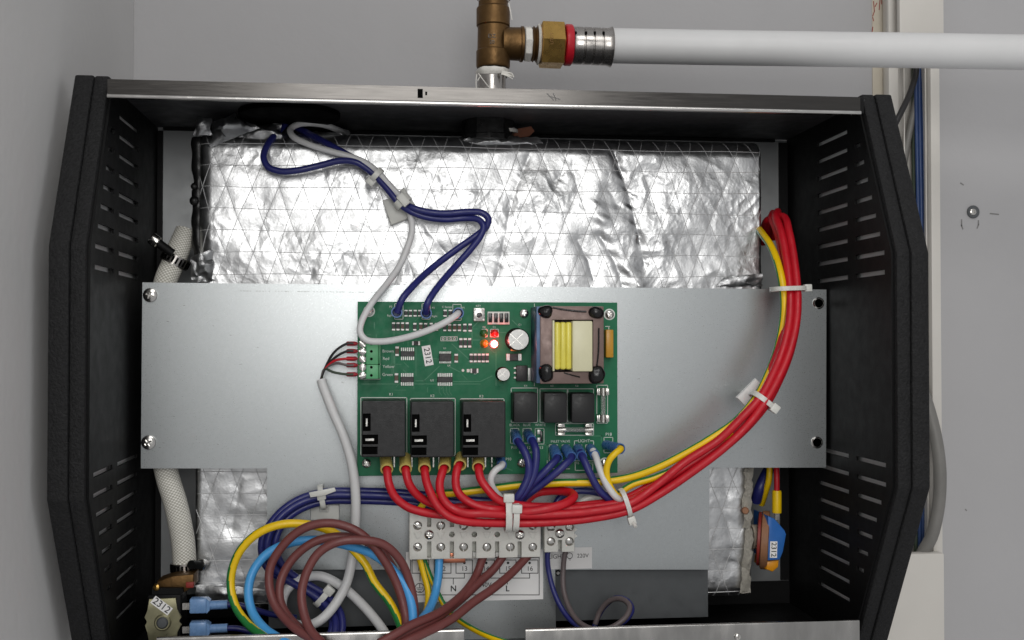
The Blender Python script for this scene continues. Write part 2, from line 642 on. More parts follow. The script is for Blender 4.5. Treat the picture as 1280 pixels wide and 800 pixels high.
finish('lid_face', pbox(1104, 693, 1182, 880, 88, 96.5, 0.0014), 'trunk_plastic', lid)
finish('lid_edge', pbox(1105, 695, 1112, 880, 86.6, 88.1, 0.0005), 'trunk_plastic', lid)


def cable(name, label, cat, pts, rpx, material, group=None, stripe=None, sides=12, parent=None, step=0.0016, rfun=None):
    path = pxpath(pts)
    ym = sum(p[2] for p in pts) / len(pts)
    o = finish(name, tube(path, rpx * K(ym), sides, stripe, step=step, rfun=rfun), material, parent, smooth=60)
    if parent is None:
        tag(o, label, cat, group)
    return o


cable('cable', 'black cable leaning out of the trunking and passing behind the casing corner', 'cable',
      [(1146, 60, 112), (1145, 90, 108), (1138, 115, 100), (1129, 135, 95), (1119, 155, 92), (1110, 175, 92)], 4.0, 'black_wire', step=0.004)
cable('cable', 'thick grey sheathed cable inside the open trunking, beside the black cable', 'cable',
      [(1153, 55, 115), (1152, 90, 114), (1147, 120, 113), (1140, 150, 113), (1132, 190, 116), (1126, 240, 118), (1124, 300, 118)], 4.6, 'grey_cable', step=0.004)
cable('cable', 'dark olive cable at the back of the open trunking left of the blue cables', 'cable',
      [(1142, 60, 116), (1142, 150, 115), (1143, 260, 114), (1145, 420, 114), (1145, 700, 114)], 2.8, 'olive_cable', step=0.004)
for i, (x, lb) in enumerate([(1147.5, 'leftmost of the three blue cables running down inside the open trunking'), (1151.5, 'middle one of the three blue cables inside the open trunking'), (1156, 'rightmost of the three blue cables running down inside the open trunking')]):
    cable('cable', lb, 'cable', [(x - 3, 60, 112), (x - 2, 150, 110), (x, 260, 109), (x + 2, 420, 110), (x + 2, 700, 112)], 2.5, 'blue_cable', 'blue cables in the trunking', step=0.004)
cable('cable', 'thick grey cable bowing out beside the casing and entering the lower trunking cover', 'cable',
      [(1130, 440, 112), (1150, 480, 102), (1166, 530, 93), (1174, 575, 90), (1175, 610, 90), (1172, 640, 91), (1164, 672, 93), (1152, 694, 98), (1148, 720, 102)], 8.0, 'grey_cable', step=0.004, sides=16)

# ================================================================== the casing
XC0, XC1 = -0.150, 0.268        # inner faces of the two cheeks
ZTOP, ZBOT = 0.1365, -0.178
YB = 72.0                       # back sheet
cas = thing('heater_casing', 'open black steel casing with slotted cheeks and polished rails around the wiring', 'casing', (0.05, 0.072, ZBOT))


def profile_y(z):
    """front edge of a cheek (mm) at height z (mm)"""
    pts = [(-200, -27), (-166, -44), (-79, -93), (47, -93), (137, -50), (160, -45)]
    for (a, ya), (b, yb) in zip(pts, pts[1:]):
        if a <= z <= b:
            return ya + (yb - ya) * (z - a) / (b - a)
    return -40


PROF = [(-178, profile_y(-178)), (-79, -93), (47, -93), (137.5, -50)]
ROWS_UP = [37.2 + 10.8 * i for i in range(9)]
ROWS_LO = [-68.5 - 10.6 * i for i in range(9)]


def cheek(x_in, sgn, label):
    """sgn -1: the left cheek, its body lies at x < x_in"""
    # slotted inner sheet
    pts = [(YB, -178), (YB, 137.5)] + [(y + 5, z) for z, y in reversed(PROF)]
    bm = bmesh.new()
    a = [bm.verts.new((x_in, y * .001, z * .001)) for y, z in pts]
    b = [bm.verts.new((x_in + sgn * 0.0012, y * .001, z * .001)) for y, z in pts]
    bm.faces.new(a)
    bm.faces.new(list(reversed(b)))
    for i in range(len(pts)):
        j = (i + 1) % len(pts)
        bm.faces.new([a[i], b[i], b[j], a[j]])
    sheet = finish('side_sheet', bm, 'black_metal', cas, recenter=False)
    sheet.location = -Vector((0.05, 0.072, ZBOT))
    cb = bmesh.new()
    for z in ROWS_UP + ROWS_LO:
        lim = profile_y(z) + 13
        for (y0, y1) in ((17, -30), (-41, -85)):
            e = max(y1, lim)
            if y0 - e > 6:
                xs = sorted((x_in - 0.004, x_in + 0.004))
                bx(cb, xs[0] + 0.05, xs[1] + 0.05, (min(e, y0)) * .001 + 0.072 * 0, max(e, y0) * .001, (z - 1.3) * .001, (z + 1.3) * .001)
    bmesh.ops.translate(cb, verts=cb.verts, vec=(-0.05, 0, 0))
    # the sheet object's mesh is in world coordinates: cut before parenting offsets matter
    sheet.parent = None
    sheet.location = (0, 0, 0)
    boolcut(sheet, cb)
    adopt(sheet, cas)
    # moulded edge, two steps
    for (u0, u1, set_back, dep) in ((0.0, 0.0090, 1.2, 7.0), (0.0078, 0.0190, 0.0, 13.0)):
        bm = bmesh.new()
        zs = [(-178, None), (-79, None), (47, None), (137.5, None)]
        fr, bk = [], []
        x0, x1 = x_in + sgn * (u0 + 0.0013), x_in + sgn * u1
        top = 142.0
        P = [(z, profile_y(z) + set_back) for z in (-178, -79, 47, top)]
        Q = [(z, y + dep) for z, y in P]
        ring = P + list(reversed(Q))
        A = [bm.verts.new((x0, y * .001, z * .001)) for z, y in ring]
        B = [bm.verts.new((x1, y * .001, z * .001)) for z, y in ring]
        bm.faces.new(A)
        bm.faces.new(list(reversed(B)))
        for i in range(len(ring)):
            j = (i + 1) % len(ring)
            bm.faces.new([A[i], B[i], B[j], A[j]])
        bmesh.ops.recalc_face_normals(bm, faces=bm.faces)
        bmesh.ops.bevel(bm, geom=list(bm.edges), offset=0.0011, segments=2, affect='EDGES', profile=0.5)
        finish('edge_moulding', bm, 'black_plastic', cas, smooth=40)
    # added band between the vent groups, blocks light except through the slots
    bm = bmesh.new()
    xs = sorted((x_in + sgn * 0.0014, x_in + sgn * 0.0035))
    bx(bm, xs[0], xs[1], -0.060, 0.070, -0.056, 0.026)
    finish('light_block_band', bm, 'black_metal', cas)
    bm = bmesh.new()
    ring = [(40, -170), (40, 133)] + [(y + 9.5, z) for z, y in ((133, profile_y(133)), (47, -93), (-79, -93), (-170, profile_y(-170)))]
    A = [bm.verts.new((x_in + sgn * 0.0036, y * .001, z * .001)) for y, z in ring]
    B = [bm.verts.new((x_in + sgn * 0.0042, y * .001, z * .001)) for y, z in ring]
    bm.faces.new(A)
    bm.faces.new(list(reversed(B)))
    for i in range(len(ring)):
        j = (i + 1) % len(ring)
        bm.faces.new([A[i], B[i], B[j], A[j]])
    finish('added_slot_backing', bm, 'slot_backing_grey', cas)  # added backing sheet, put in to dim what shows through the slots


cheek(XC0, -1, 'left')
cheek(XC1, 1, 'right')

# back sheet, black corner strips, top and bottom sheets
bm = bmesh.new()
bx(bm, XC0 - 0.0006, XC1 + 0.0006, 0.0717, 0.0731, -0.164, 0.1365)
finish('back_sheet', bm, 'back_steel', cas)
bm = bmesh.new()
bx(bm, XC0 - 0.0006, XC1 + 0.0006, 0.0700, 0.0715, -0.178, -0.163)
finish('back_flange', bm, 'black_metal', cas)
for (a, b) in ((XC0 - 0.0006, XC0 + 0.0034), (XC1 - 0.0060, XC1 + 0.0006)):
    bm = bmesh.new()
    bx(bm, a, b, 0.0702, 0.0716, -0.1625, 0.1345)
    finish('corner_flange', bm, 'black_metal', cas)
top = finish('top_sheet', bx(bmesh.new(), XC0 - 0.0006, XC1 + 0.0006, -0.0535, 0.0719, 0.1366, 0.1378), 'dark_top' if 'dark_top' in MATS else 'black_metal', cas)
finish('bottom_sheet', bx(bmesh.new(), XC0 - 0.0006, XC1 + 0.0006, -0.0535, 0.0719, -0.1795, -0.1778), 'black_metal', cas)
finish('top_back_flange', bx(bmesh.new(), XC0 + 0.0035, XC1 - 0.009, 0.0694, 0.0716, 0.1348, 0.1365), 'black_metal', cas)
# hole blanks seen as deep black under the top sheet
finish('knockout_grommet', lathe([(0.030, 0), (0.030, 0.003), (0.026, 0.0045), (0, 0.0045)], (W(362, 145, 12).x, 0.012, 0.1364), (0, 0, -1), 28), 'slot_black', cas)
finish('pipe_grommet', lathe([(0.0165, 0), (0.0165, 0.009), (0.0172, 0.0095), (0.0172, 0.0125), (0.0130, 0.0135), (0.0115, 0.0160), (0, 0.0160)], (W(612, 145, 20).x, 0.030, 0.1364), (0, 0, -1), 12), 'black_tape', cas, smooth=20)

# polished rails: a folded strip with a rounded lip
def rail(x0, x1, z0, z1, yf, lip_up, name='front_rail', rmat='dark_reflect_steel'):
    bm = bmesh.new()
    # L shaped section in (y, z)
    s = 1 if lip_up else -1
    zl = z1 if lip_up else z0
    zo = z0 if lip_up else z1
    sec = [(yf, zo), (yf, zl - s * 0.0012)]
    for k in range(1, 7):
        a = math.pi * k / 6
        sec.append((yf + 0.0012 - 0.0012 * math.cos(a), zl - s * 0.0012 + s * 0.0012 * math.sin(a)))
    sec += [(yf + 0.0024, zo)]
    A = [bm.verts.new((x0, y, z)) for y, z in sec]
    B = [bm.verts.new((x1, y, z)) for y, z in sec]
    for i in range(len(sec)):
        j = (i + 1) % len(sec)
        bm.faces.new([A[i], B[i], B[j], A[j]])
    bm.faces.new(A)
    bm.faces.new(list(reversed(B)))
    return finish(name, bm, rmat, cas, smooth=50)


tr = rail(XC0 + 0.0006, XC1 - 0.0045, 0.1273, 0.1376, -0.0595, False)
lipb = bmesh.new()
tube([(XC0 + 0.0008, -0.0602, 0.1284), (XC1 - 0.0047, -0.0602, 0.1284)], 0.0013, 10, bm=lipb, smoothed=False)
finish('rail_lip', lipb, 'lip_highlight', cas, smooth=60)
finish('top_fold', bx(bmesh.new(), XC0 + 0.0012, XC1 - 0.0012, -0.0568, -0.0537, 0.1290, 0.1374), 'black_metal', cas)
finish('rail_slot', pbox(522, 111, 528.5, 122.5, -59.75, -59.0), 'slot_black', cas)
finish('rail_slot', pbox(531.5, 114.5, 534, 119, -59.75, -59.0), 'slot_black', cas)
finish('rail_scratch', strokes([(684, 117, 692, 125), (686, 120, 700, 124), (692, 117, 695, 125)], -59.7, 1.2), 'scratch', cas, smooth=0)
for (xa, xb, ya) in ((196, 580, 796.5), (657, 1074, 786)):
    a, b = W(xa, ya, -59), W(xb, ya, -59)
    rl = rail(max(a.x, XC0 + 0.0006), min(b.x, XC1 - 0.0006), -0.1785, a.z, -0.0595, True, rmat='streak_reflect_steel')
put_screw(PCBSCREW, 922, 796, -59.6, cas, 0.3, 0.7)

# ================================================================== insulated tank
tank = thing('insulated_tank', 'water tank wrapped in crinkled silver foil insulation behind the wiring plate', 'tank', W(600, 745, 40))
CREASES = [  # pixel polylines, depth mm, width mm
    ([(769, 192), (785, 240), (800, 300)], 2.4, 2.6), ([(742, 262), (752, 278), (760, 310), (798, 356)], -3.0, 5.0),
    ([(750, 295), (770, 330), (778, 357)], 2.8, 4.0), ([(800, 300), (806, 330)], 2.0, 3.0), ([(665, 186), (645, 235), (636, 270), (622, 345)], 1.0, 2.2),
    ([(722, 300), (735, 325), (742, 350)], 1.4, 2.4), ([(820, 200), (835, 260), (828, 330)], -0.8, 5.0), ([(760, 235), (772, 255)], 1.2, 3.5),
    ([(520, 192), (530, 204), (545, 225)], 0.6, 3.0), ([(560, 232), (600, 246), (640, 268)], -0.35, 2.6), ([(525, 275), (560, 320)], 0.8, 2.0), ([(590, 325), (650, 345)], 0.8, 2.2),
    ([(640, 330), (690, 352)], -0.9, 2.0), ([(455, 205), (470, 245)], 1.2, 3.0), ([(462, 235), (470, 260)], 0.9, 3.0), ([(505, 300), (515, 345)], 0.8, 2.2),
    ([(395, 320), (388, 345)], 0.9, 2.5), ([(330, 250), (318, 320)], 0.6, 4.0), ([(430, 320), (440, 345)], 0.8, 3.0), ([(450, 318), (437, 345)], 0.8, 3.0),
    ([(880, 345), (900, 335), (945, 345)], -1.2, 4.0), ([(716, 205), (722, 235)], 1.0, 2.5), ([(690, 230), (705, 215)], 0.9, 2.0), ([(860, 190), (905, 215)], -0.6, 3.0),
]


def foil_patch(px0, py0, px1, py1, Y0, res, rl, rr, rt, rb, creases, name, seed=0.0, amp=1.0):
    a, b = W(px0, py0, Y0), W(px1, py1, Y0)
    X0, X1, Z1, Z0 = a.x, b.x, a.z, b.z
    nx, nz = int((X1 - X0) / res), int((Z1 - Z0) / res)
    gx = np.linspace(X0, X1, nx + 1)
    gz = np.linspace(Z0, Z1, nz + 1)
    GX, GZ = np.meshgrid(gx, gz)
    xm, zm = GX * 1000, GZ * 1000
    H = np.zeros_like(xm)
    # crinkle noise
    f = noise.noise
    fl = np.empty(xm.size)
    xs, zs = xm.ravel(), zm.ravel()
    for i in range(xs.size):
        x, z = xs[i], zs[i]
        w = f((x * .02 + seed, z * .02, 3.1))
        n0 = f((x * .035, z * .05 + seed, 1.0))
        n1 = f((x * .11 + w, z * .10 + seed, 5.0))
        n2 = f((x * .26 + seed, z * .24 + w * 2, 9.0))
        n3 = f((x * .60, z * .52 + seed, 2.0))
        m = f((x * .022 + 7 + seed, z * .03, 6.0))
        m = min(1.0, max(0.0, 0.45 + 1.6 * m))
        fl[i] = 1.35 * n0 + 0.36 * (0.5 - abs(n1)) * (0.5 + m) + 0.15 * (0.5 - abs(n2)) * (0.2 + m) + 0.04 * n3 * (0.2 + m)
    H += amp * fl.reshape(xm.shape)
    edge = np.clip((Z1 * 1000 - zm) / 12.0, 0.12, 1.0) if rt > 0 else 1.0
    H *= edge
    # scrim threads
    k = 0.38
    S = np.zeros_like(xm)
    wob = 0.6 * np.sin(zm * 0.11 + seed) + 0.5 * np.sin(xm * 0.05)
    for fam in (1, -1):
        d = np.abs(((xm + fam * k * zm + wob + 3.0 * fam) / 15.2 + 0.5) % 1.0 - 0.5) * 15.2 * math.cos(math.atan(k))
        S = np.maximum(S, np.clip(1 - d / 0.42, 0, 1))
        H += -0.07 * np.exp(-(d / 1.9) ** 2)
    d = np.abs(((zm + 0.25 * np.sin(xm * 0.07)) / 13.1 + 0.5) % 1.0 - 0.5) * 13.1
    S = np.maximum(S, np.clip(1 - d / 0.36, 0, 1) * 0.8)
    H += -0.05 * np.exp(-(d / 1.9) ** 2)
    # long creases
    for poly, dep, wid in creases:
        P = [W(x, y, Y0) for x, y in poly]
        best = np.full(xm.shape, 1e9)
        for p, q in zip(P, P[1:]):
            ax, az, bx_, bz = p.x * 1000, p.z * 1000, q.x * 1000, q.z * 1000
            L2 = (bx_ - ax) ** 2 + (bz - az) ** 2
            t = np.clip(((xm - ax) * (bx_ - ax) + (zm - az) * (bz - az)) / L2, 0, 1)
            dd = np.hypot(xm - ax - t * (bx_ - ax), zm - az - t * (bz - az))
            best = np.minimum(best, dd)
        wv = 0.75 + 0.25 * np.sin(xm * .31 + zm * .47 + dep * 9) * np.sin(zm * .23 - xm * .13 + wid)
        bw = best + 0.3 * np.sin(xm * .9 + zm * .55) * np.sin(zm * .8)
        H -= 0.72 * dep * wv * np.exp(-np.abs(bw / (wid * 1.25)) ** 1.3)
    # rounded borders
    Yv = Y0 - H
    jit = 1.2 * np.sin(zm * .13) + 0.8 * np.sin(zm * .31 + 1)
    for dist, R in ((xm - X0 * 1000 + 0, rl), (X1 * 1000 - xm, rr), (Z1 * 1000 - zm, rt), (zm - Z0 * 1000, rb)):
        if R > 0:
            u = np.clip(1 - dist / R, 0, 1)
            Yv = Yv + R * 1.25 * (1 - np.sqrt(np.clip(1 - u ** 2, 0, 1)))
    verts = np.stack([GX, Yv * 0.001, GZ], -1).reshape(-1, 3)
    idx = np.arange((nx + 1) * (nz + 1)).reshape(nz + 1, nx + 1)
    quads = np.stack([idx[:-1, :-1], idx[:-1, 1:], idx[1:, 1:], idx[1:, :-1]], -1).reshape(-1, 4)
    # side walls reaching back
    ring = list(idx[0, :]) + list(idx[1:, -1]) + list(idx[-1, -2::-1]) + list(idx[-2:0:-1, 0])
    base = len(verts)
    back = verts[ring].copy()
    back[:, 1] = 0.062
    verts = np.concatenate([verts, back])
    m = len(ring)
    walls = [[ring[(i + 1) % m], ring[i], base + i, base + (i + 1) % m] for i in range(m)]
    me = bpy.data.meshes.new(name)
    me.from_pydata(verts.tolist(), [], quads.tolist() + walls)
    at = me.attributes.new('scrim', 'FLOAT', 'POINT')
    at.data.foreach_set('value', np.concatenate([S.ravel() * 0.0, np.zeros(m)]).astype(np.float32))
    me.polygons.foreach_set('use_smooth', [True] * len(me.polygons))
    me.set_sharp_from_angle(angle=math.radians(60))
    me.materials.append(MATS['foil'])
    o = bpy.data.objects.new(name, me)
    COL.objects.link(o)
    adopt(o, tank)
    # reinforcing threads: thin strands laid on the foil along the three families of lines
    def yat(x, z):
        i = min(max((x - X0) / (X1 - X0) * nx, 0), nx - 1e-6)
        j = min(max((z - Z0) / (Z1 - Z0) * nz, 0), nz - 1e-6)
        a_, b_ = int(i), int(j)
        fi, fj = i - a_, j - b_
        return ((Yv[b_, a_] * (1 - fi) + Yv[b_, a_ + 1] * fi) * (1 - fj) + (Yv[b_ + 1, a_] * (1 - fi) + Yv[b_ + 1, a_ + 1] * fi) * fj) * 0.001
    tb_ = bmesh.new()
    def strand(pts):
        pts = [Vector((x, yat(x, z) - 0.00008, z)) for x, z in pts if X0 + .0005 <= x <= X1 - .0005 and Z0 + .0003 <= z <= Z1 - .0003]
        if len(pts) > 3:
            tube(pts, 0.00018, 5, bm=tb_, smoothed=False)
    zz = np.arange(Z0, Z1, 0.0016)
    for fam in (1, -1):
        for n_ in range(-40, 60):
            strand([((15.2 * n_ - 3.0 * fam - fam * k * z * 1000 - 0.6 * math.sin(z * 110 + seed) - 0.7 * math.sin(n_ * 2.3 + z * 31)) * .001, z) for z in zz])
    xx = np.arange(X0, X1, 0.0016)
    for n_ in range(-20, 20):
        strand([(x, (13.1 * n_ - 0.4 * math.sin(x * 70 + n_)) * .001) for x in xx])
    tag(finish('scrim_threads', tb_, 'scrim_thread', tank, smooth=60), kind='stuff')
    return o


foil_patch(246, 160, 953, 372, 15.0, 0.00046, 9, 2.2, 12.5, 0, CREASES, 'foil_jacket', 0.0)
foil_patch(243, 572, 941, 748, 17.0, 0.0008, 4, 4, 0, 8, [([(300, 600), (290, 660)], 1.0, 3), ([(905, 590), (915, 700)], 1, 4)], 'foil_jacket', 11.0, 0.75)
# tank shell between the two foil sheets, hidden behind the plate
finish('tank_shell', bx(bmesh.new(), W(255, 500, 20).x, W(945, 500, 20).x, 0.024, 0.060, W(600, 574, 20).z + 0.002, W(600, 371, 20).z - 0.002, 0.002), 'dark_steel', tank)
# black taped left edge with bumps
bm = bmesh.new()
rnd = random.Random(3)
pts = [(249 + rnd.uniform(-1.2, 0.8), y, 26) for y in range(172, 340, 14)]
tube(pxpath(pts), 0.0040, 10, bm=bm, rfun=lambda t: 1 + 0.12 * math.sin(t * 31) + 0.12 * math.sin(t * 11))
finish('edge_tape', bm, 'black_tape', tank, smooth=60)
for (x, y, rp) in ((243, 233, 4.5), (243, 251, 6)):
    finish('tape_knob', lathe([(rp * K(20) * math.cos(t), rp * K(20) * math.sin(t)) for t in (0, .4, .8, 1.2)] + [(0, rp * K(20))], W(x, y, 22), (-0.3, -1, 0), 14), 'black_tape', tank)


def crumple(pxs, Y, amp, material, name, seed, n=14, thick=0.35, parent=tank, bulge=3.0):
    """A loose crumpled foil flap over a pixel quad (four corners in order)."""
    bm = bmesh.new()
    g = []
    q = [W(x, y, Y) for x, y in pxs]
    for j in range(n + 1):
        row = []
        for i in range(n + 1):
            u, v = i / n, j / n
            p = (q[0] * (1 - u) + q[1] * u) * (1 - v) + (q[3] * (1 - u) + q[2] * u) * v
            k = noise.noise((p.x * 85 + seed, p.z * 85, seed))
            k2 = noise.noise((p.x * 190 + seed, p.z * 190, seed + 4))
            ed = 0.0018 * noise.noise((p.x * 260, p.z * 260, seed + 9))
            p = p + Vector((ed, -(amp * (abs(k) * 1.2 + 0.5 * abs(k2)) + bulge * math.sin(math.pi * u) * math.sin(math.pi * v)) * 0.001, ed * 0.8))
            row.append(bm.verts.new(p))
        g.append(row)
    for j in range(n):
        for i in range(n):
            bm.faces.new([g[j][i], g[j][i + 1], g[j + 1][i + 1], g[j + 1][i]])
    bmesh.ops.solidify(bm, geom=list(bm.faces), thickness=thick * 0.001)
    return finish(name, bm, material, parent, smooth=32)


crumple([(247, 147), (264, 149), (264, 170), (243, 168)], 8, 3.5, 'foil_loose', 'foil_flap', 1.0)
crumple([(266, 152), (292, 143), (326, 160), (264, 184)], 14, 2.6, 'foil_loose', 'foil_flap', 5.0, bulge=9)
crumple([(306, 158), (352, 154), (352, 176), (292, 180)], 20, 2.6, 'foil_loose', 'foil_flap', 8.0, bulge=3)
crumple([(345, 160), (430, 168), (430, 178), (345, 178)], 34, 2.0, 'foil_loose', 'foil_flap', 12.0, bulge=2)
crumple([(238, 322), (264, 312), (268, 352), (240, 352)], 14, 4.0, 'foil_loose', 'foil_flap', 15.0, bulge=2)
crumple([(590, 170), (668, 172), (690, 188), (560, 186)], 20, 2.5, 'foil_loose', 'foil_flap', 21.0, bulge=3)
crumple([(905, 346), (952, 342), (953, 358), (895, 358)], 13, 3.0, 'foil_loose', 'foil_flap', 25.0, bulge=1.5)
crumple([(245, 730), (335, 735), (335, 752), (245, 752)], 16, 2.5, 'foil_loose', 'foil_flap', 28.0, bulge=2)
# ragged glass wool along the open right edge below the plate
crumple([(931, 585), (941, 585), (938, 660), (927, 660)], 14, 2.2, 'glass_wool', 'glass_wool_edge', 33.0, n=16, bulge=1.0)
crumple([(932, 655), (941, 660), (936, 742), (924, 740)], 14, 2.6, 'glass_wool', 'glass_wool_edge', 41.0, n=16, bulge=1.5)
finish('copper_stub', lathe([(0.0023, 0), (0.0023, 0.003), (0.0018, 0.0038), (0, 0.0038)], W(931, 638, 15), (-0.2, -1, 0.1), 14), 'terracotta', tank)
# sealing ring and rusty tab round the outlet under the top sheet
finish('outlet_seal', lathe([(0.0165, 0), (0.0165, 0.002), (0.0125, 0.0045), (0, 0.0045)], W(615, 166, 33), (0, -0.1, 1), 24), 'ptfe', tank)
finish('rust_tab', pprism([(641, 162), (664, 158), (668, 164), (662, 170), (650, 172), (640, 170)], 30, 31.2), 'rust', tank)

# ================================================================== mounting plate
pl = thing('mounting_plate', 'galvanised steel mounting plate carrying the circuit board and terminal blocks', 'plate', W(605, 795, 0))
outline = [(178, 353), (1033, 362), (1032.5, 584.5), (887, 584.5), (886, 712), (694, 712), (695, 797), (655, 808), (580, 808), (508, 797), (509, 712), (334, 712), (334, 585.5), (176, 585.5)]
sheet = finish('sheet', pprism(outline, 0, 1.2), 'galvanised', pl, smooth=0)
adj = sheet.location.copy()
wl = worldloc(sheet)
sheet.parent = None
sheet.location = wl
cb = bmesh.new()
for (x, y) in ((1023, 379), (1021, 553)):
    lathe([(0.0026, -0.003), (0.0026, 0.003)], W(x, y, 0.5), seg=20, bm=cb)
boolcut(sheet, cb)
sheet.data.polygons.foreach_set('use_smooth', [False] * len(sheet.data.polygons))
sheet.location = wl
adopt(sheet, pl)
put_screw(SCREW, 188, 369, -0.05, pl, 0.4)
put_screw(SCREW, 186, 553, -0.05, pl, 1.0)
for (x, y) in ((1023, 379), (1021, 553)):
    finish('hole_rim', lathe([(0.0037, 0), (0.0037, 0.0004), (0.0030, 0.0009), (0.0027, 0.0009), (0.0027, 0)], W(x, y, 0.0), seg=24), 'nickel', pl)
    finish('screw_stud', lathe([(0.0023, 0), (0.0021, 0.0008), (0, 0.0008)], W(x, y, 6), seg=16), 'black_metal', pl)
rn = random.Random(5)
segs = [(x, 363.6 + (x - 300) * .011, x + rn.uniform(.6, 3), 363.7 + (x - 300) * .011) for x in range(300, 470, 4) if rn.random() < .8]
segs += [(rn.uniform(190, 430), rn.uniform(372, 570), 0, 0) for _ in range(16)] + [(rn.uniform(790, 1010), rn.uniform(380, 570), 0, 0) for _ in range(12)] + [(rn.uniform(345, 870), rn.uniform(600, 700), 0, 0) for _ in range(10)]
segs = [s if s[2] else (s[0], s[1], s[0] + rn.uniform(.4, 3.0), s[1] + rn.uniform(-1.2, 1.2)) for s in segs]
tag(finish('scratch_marks', strokes(segs, -.08, .45), 'scratch', pl, smooth=0), kind='stuff')
finish('shaded_recess_panel', pbox(336, 700, 885, 771, 6.5, 8), 'dark_steel', pl)  # dark base colour stands in for shade on this set-back galvanised sheet
finish('tab_rivet', lathe([(0.0017, 0), (0.0017, 0.0006), (0.001, 0.0012), (0, 0.0012)], W(697, 716, 6.4), seg=14), 'nickel', pl)

# ================================================================== circuit board
PB = -10.0       # component face of the board
bd = thing('circuit_board', 'green circuit board with relays, transformer and fuses screwed to the plate', 'circuit board', W(609, 591, -8))
finish('board', pbox(447, 377, 772, 591, PB, PB + 1.6, 0.0002, seg=1), 'pcb', bd, smooth=0)
S1 = PB - 0.06
# copper traces under the lacquer
tb = bmesh.new()
rnd = random.Random(11)
for x in (549, 554, 558, 562):
    strokes([(x, 478, x, 490), (x, 490, x + 3, 494)], S1, 0.7, tb)
strokes([(504, 420, 504, 430), (510, 418, 510, 432), (520, 425, 520, 470), (492, 440, 492, 467), (490, 440, 490, 467)], S1, 0.8, tb)
strokes([(519, 476, 530, 476), (530, 476, 549, 458), (565, 430, 585, 448), (565, 425, 600, 425), (566, 477, 600, 477), (600, 477, 615, 470), (561, 458, 575, 465), (620, 440, 620, 482), (600, 400, 590, 410), (640, 400, 652, 412), (452, 480, 600, 480), (590, 410, 590, 430), (664, 455, 664, 478)], S1, 1.0, tb)
for i in range(46):
    x, y = rnd.uniform(455, 660), rnd.uniform(400, 488)
    d = rnd.choice([(8, 0), (0, 8), (6, 6), (6, -6), (14, 0), (0, 14)])
    strokes([(x, y, x + d[0], min(490, y + d[1]))], S1, 0.7, tb)
for (a, b) in (((640, 556), (684, 556)), ((684, 556), (684, 588)), ((725, 545), (752, 545)), ((752, 545), (752, 560)), ((600, 572), (640, 588))):
    strokes([(*a, *b)], S1, 1.6, tb)
tag(finish('copper_trace', tb, 'trace', bd, smooth=0), kind='stuff')
# silk screen outlines
sb = bmesh.new()
S2 = PB - 0.14
for q in ((451, 497, 508.5, 569), (513, 498, 569, 569), (575.5, 498.5, 630, 569)):
    strokes(rect_segs(*q), S2, 0.9, sb)
for q in ((639, 485, 672, 528), (675, 486, 709, 528), (710, 486, 742, 528)):
    strokes(rect_segs(*q), S2, 0.8, sb)
for q in ((493.3, 379.5, 503.8, 399), (527.5, 379.5, 537.8, 399), (566, 380.5, 576.5, 400.5), (638, 535.5, 648.5, 554), (653.7, 535.5, 664, 554), (669, 535.5, 680, 555),
          (686.5, 556, 697, 576), (702.5, 556, 712, 576), (717.5, 556, 727.5, 576), (732, 556, 742.5, 576), (755, 546.7, 766, 566), (746, 481.5, 759.5, 529), (694.5, 529.5, 742, 544),
          (551, 421, 571.5, 426), (602, 411.5, 609, 421), (613, 411.5, 623, 421), (450, 425, 475.5, 474)):
    strokes(rect_segs(*q), S2, 0.7, sb)
strokes([(718, 551, 718, 556), (718, 551, 722, 551), (742, 551, 742, 556), (738, 551, 742, 551), (684, 576, 684, 586), (684, 586, 712, 586), (719, 580, 719, 588), (719, 588, 741, 588), (741, 580, 741, 588), (757, 408, 762, 408), (761, 408, 761, 412), (668, 380, 668, 482)], S2, 0.8, sb)
for (x, y) in ((461.4, 389), (761.7, 393), (756, 579)):
    lathe([(7.2 * K(PB), 0.00002), (7.2 * K(PB), 0.0001), (5.6 * K(PB), 0.0001), (5.6 * K(PB), 0.00002)], W(x, y, PB), seg=28, bm=sb)
for x in (554, 558.7, 563.5, 568):
    lathe([(1.7 * K(PB), 0.0001), (1.7 * K(PB), 0.0002), (0.9 * K(PB), 0.0002), (0.9 * K(PB), 0.0001)], W(x, 423.5, PB), seg=12, bm=sb)
lathe([(1.7 * K(PB), 0), (1.7 * K(PB), 0.00015), (0, 0.00015)], W(578.7, 463, PB), seg=12, bm=sb)
pbox(583.5, 461.3, 587, 465.3, S2, PB, bm=sb)
tag(finish('silkscreen', sb, 'silk', bd, smooth=0), kind='stuff')
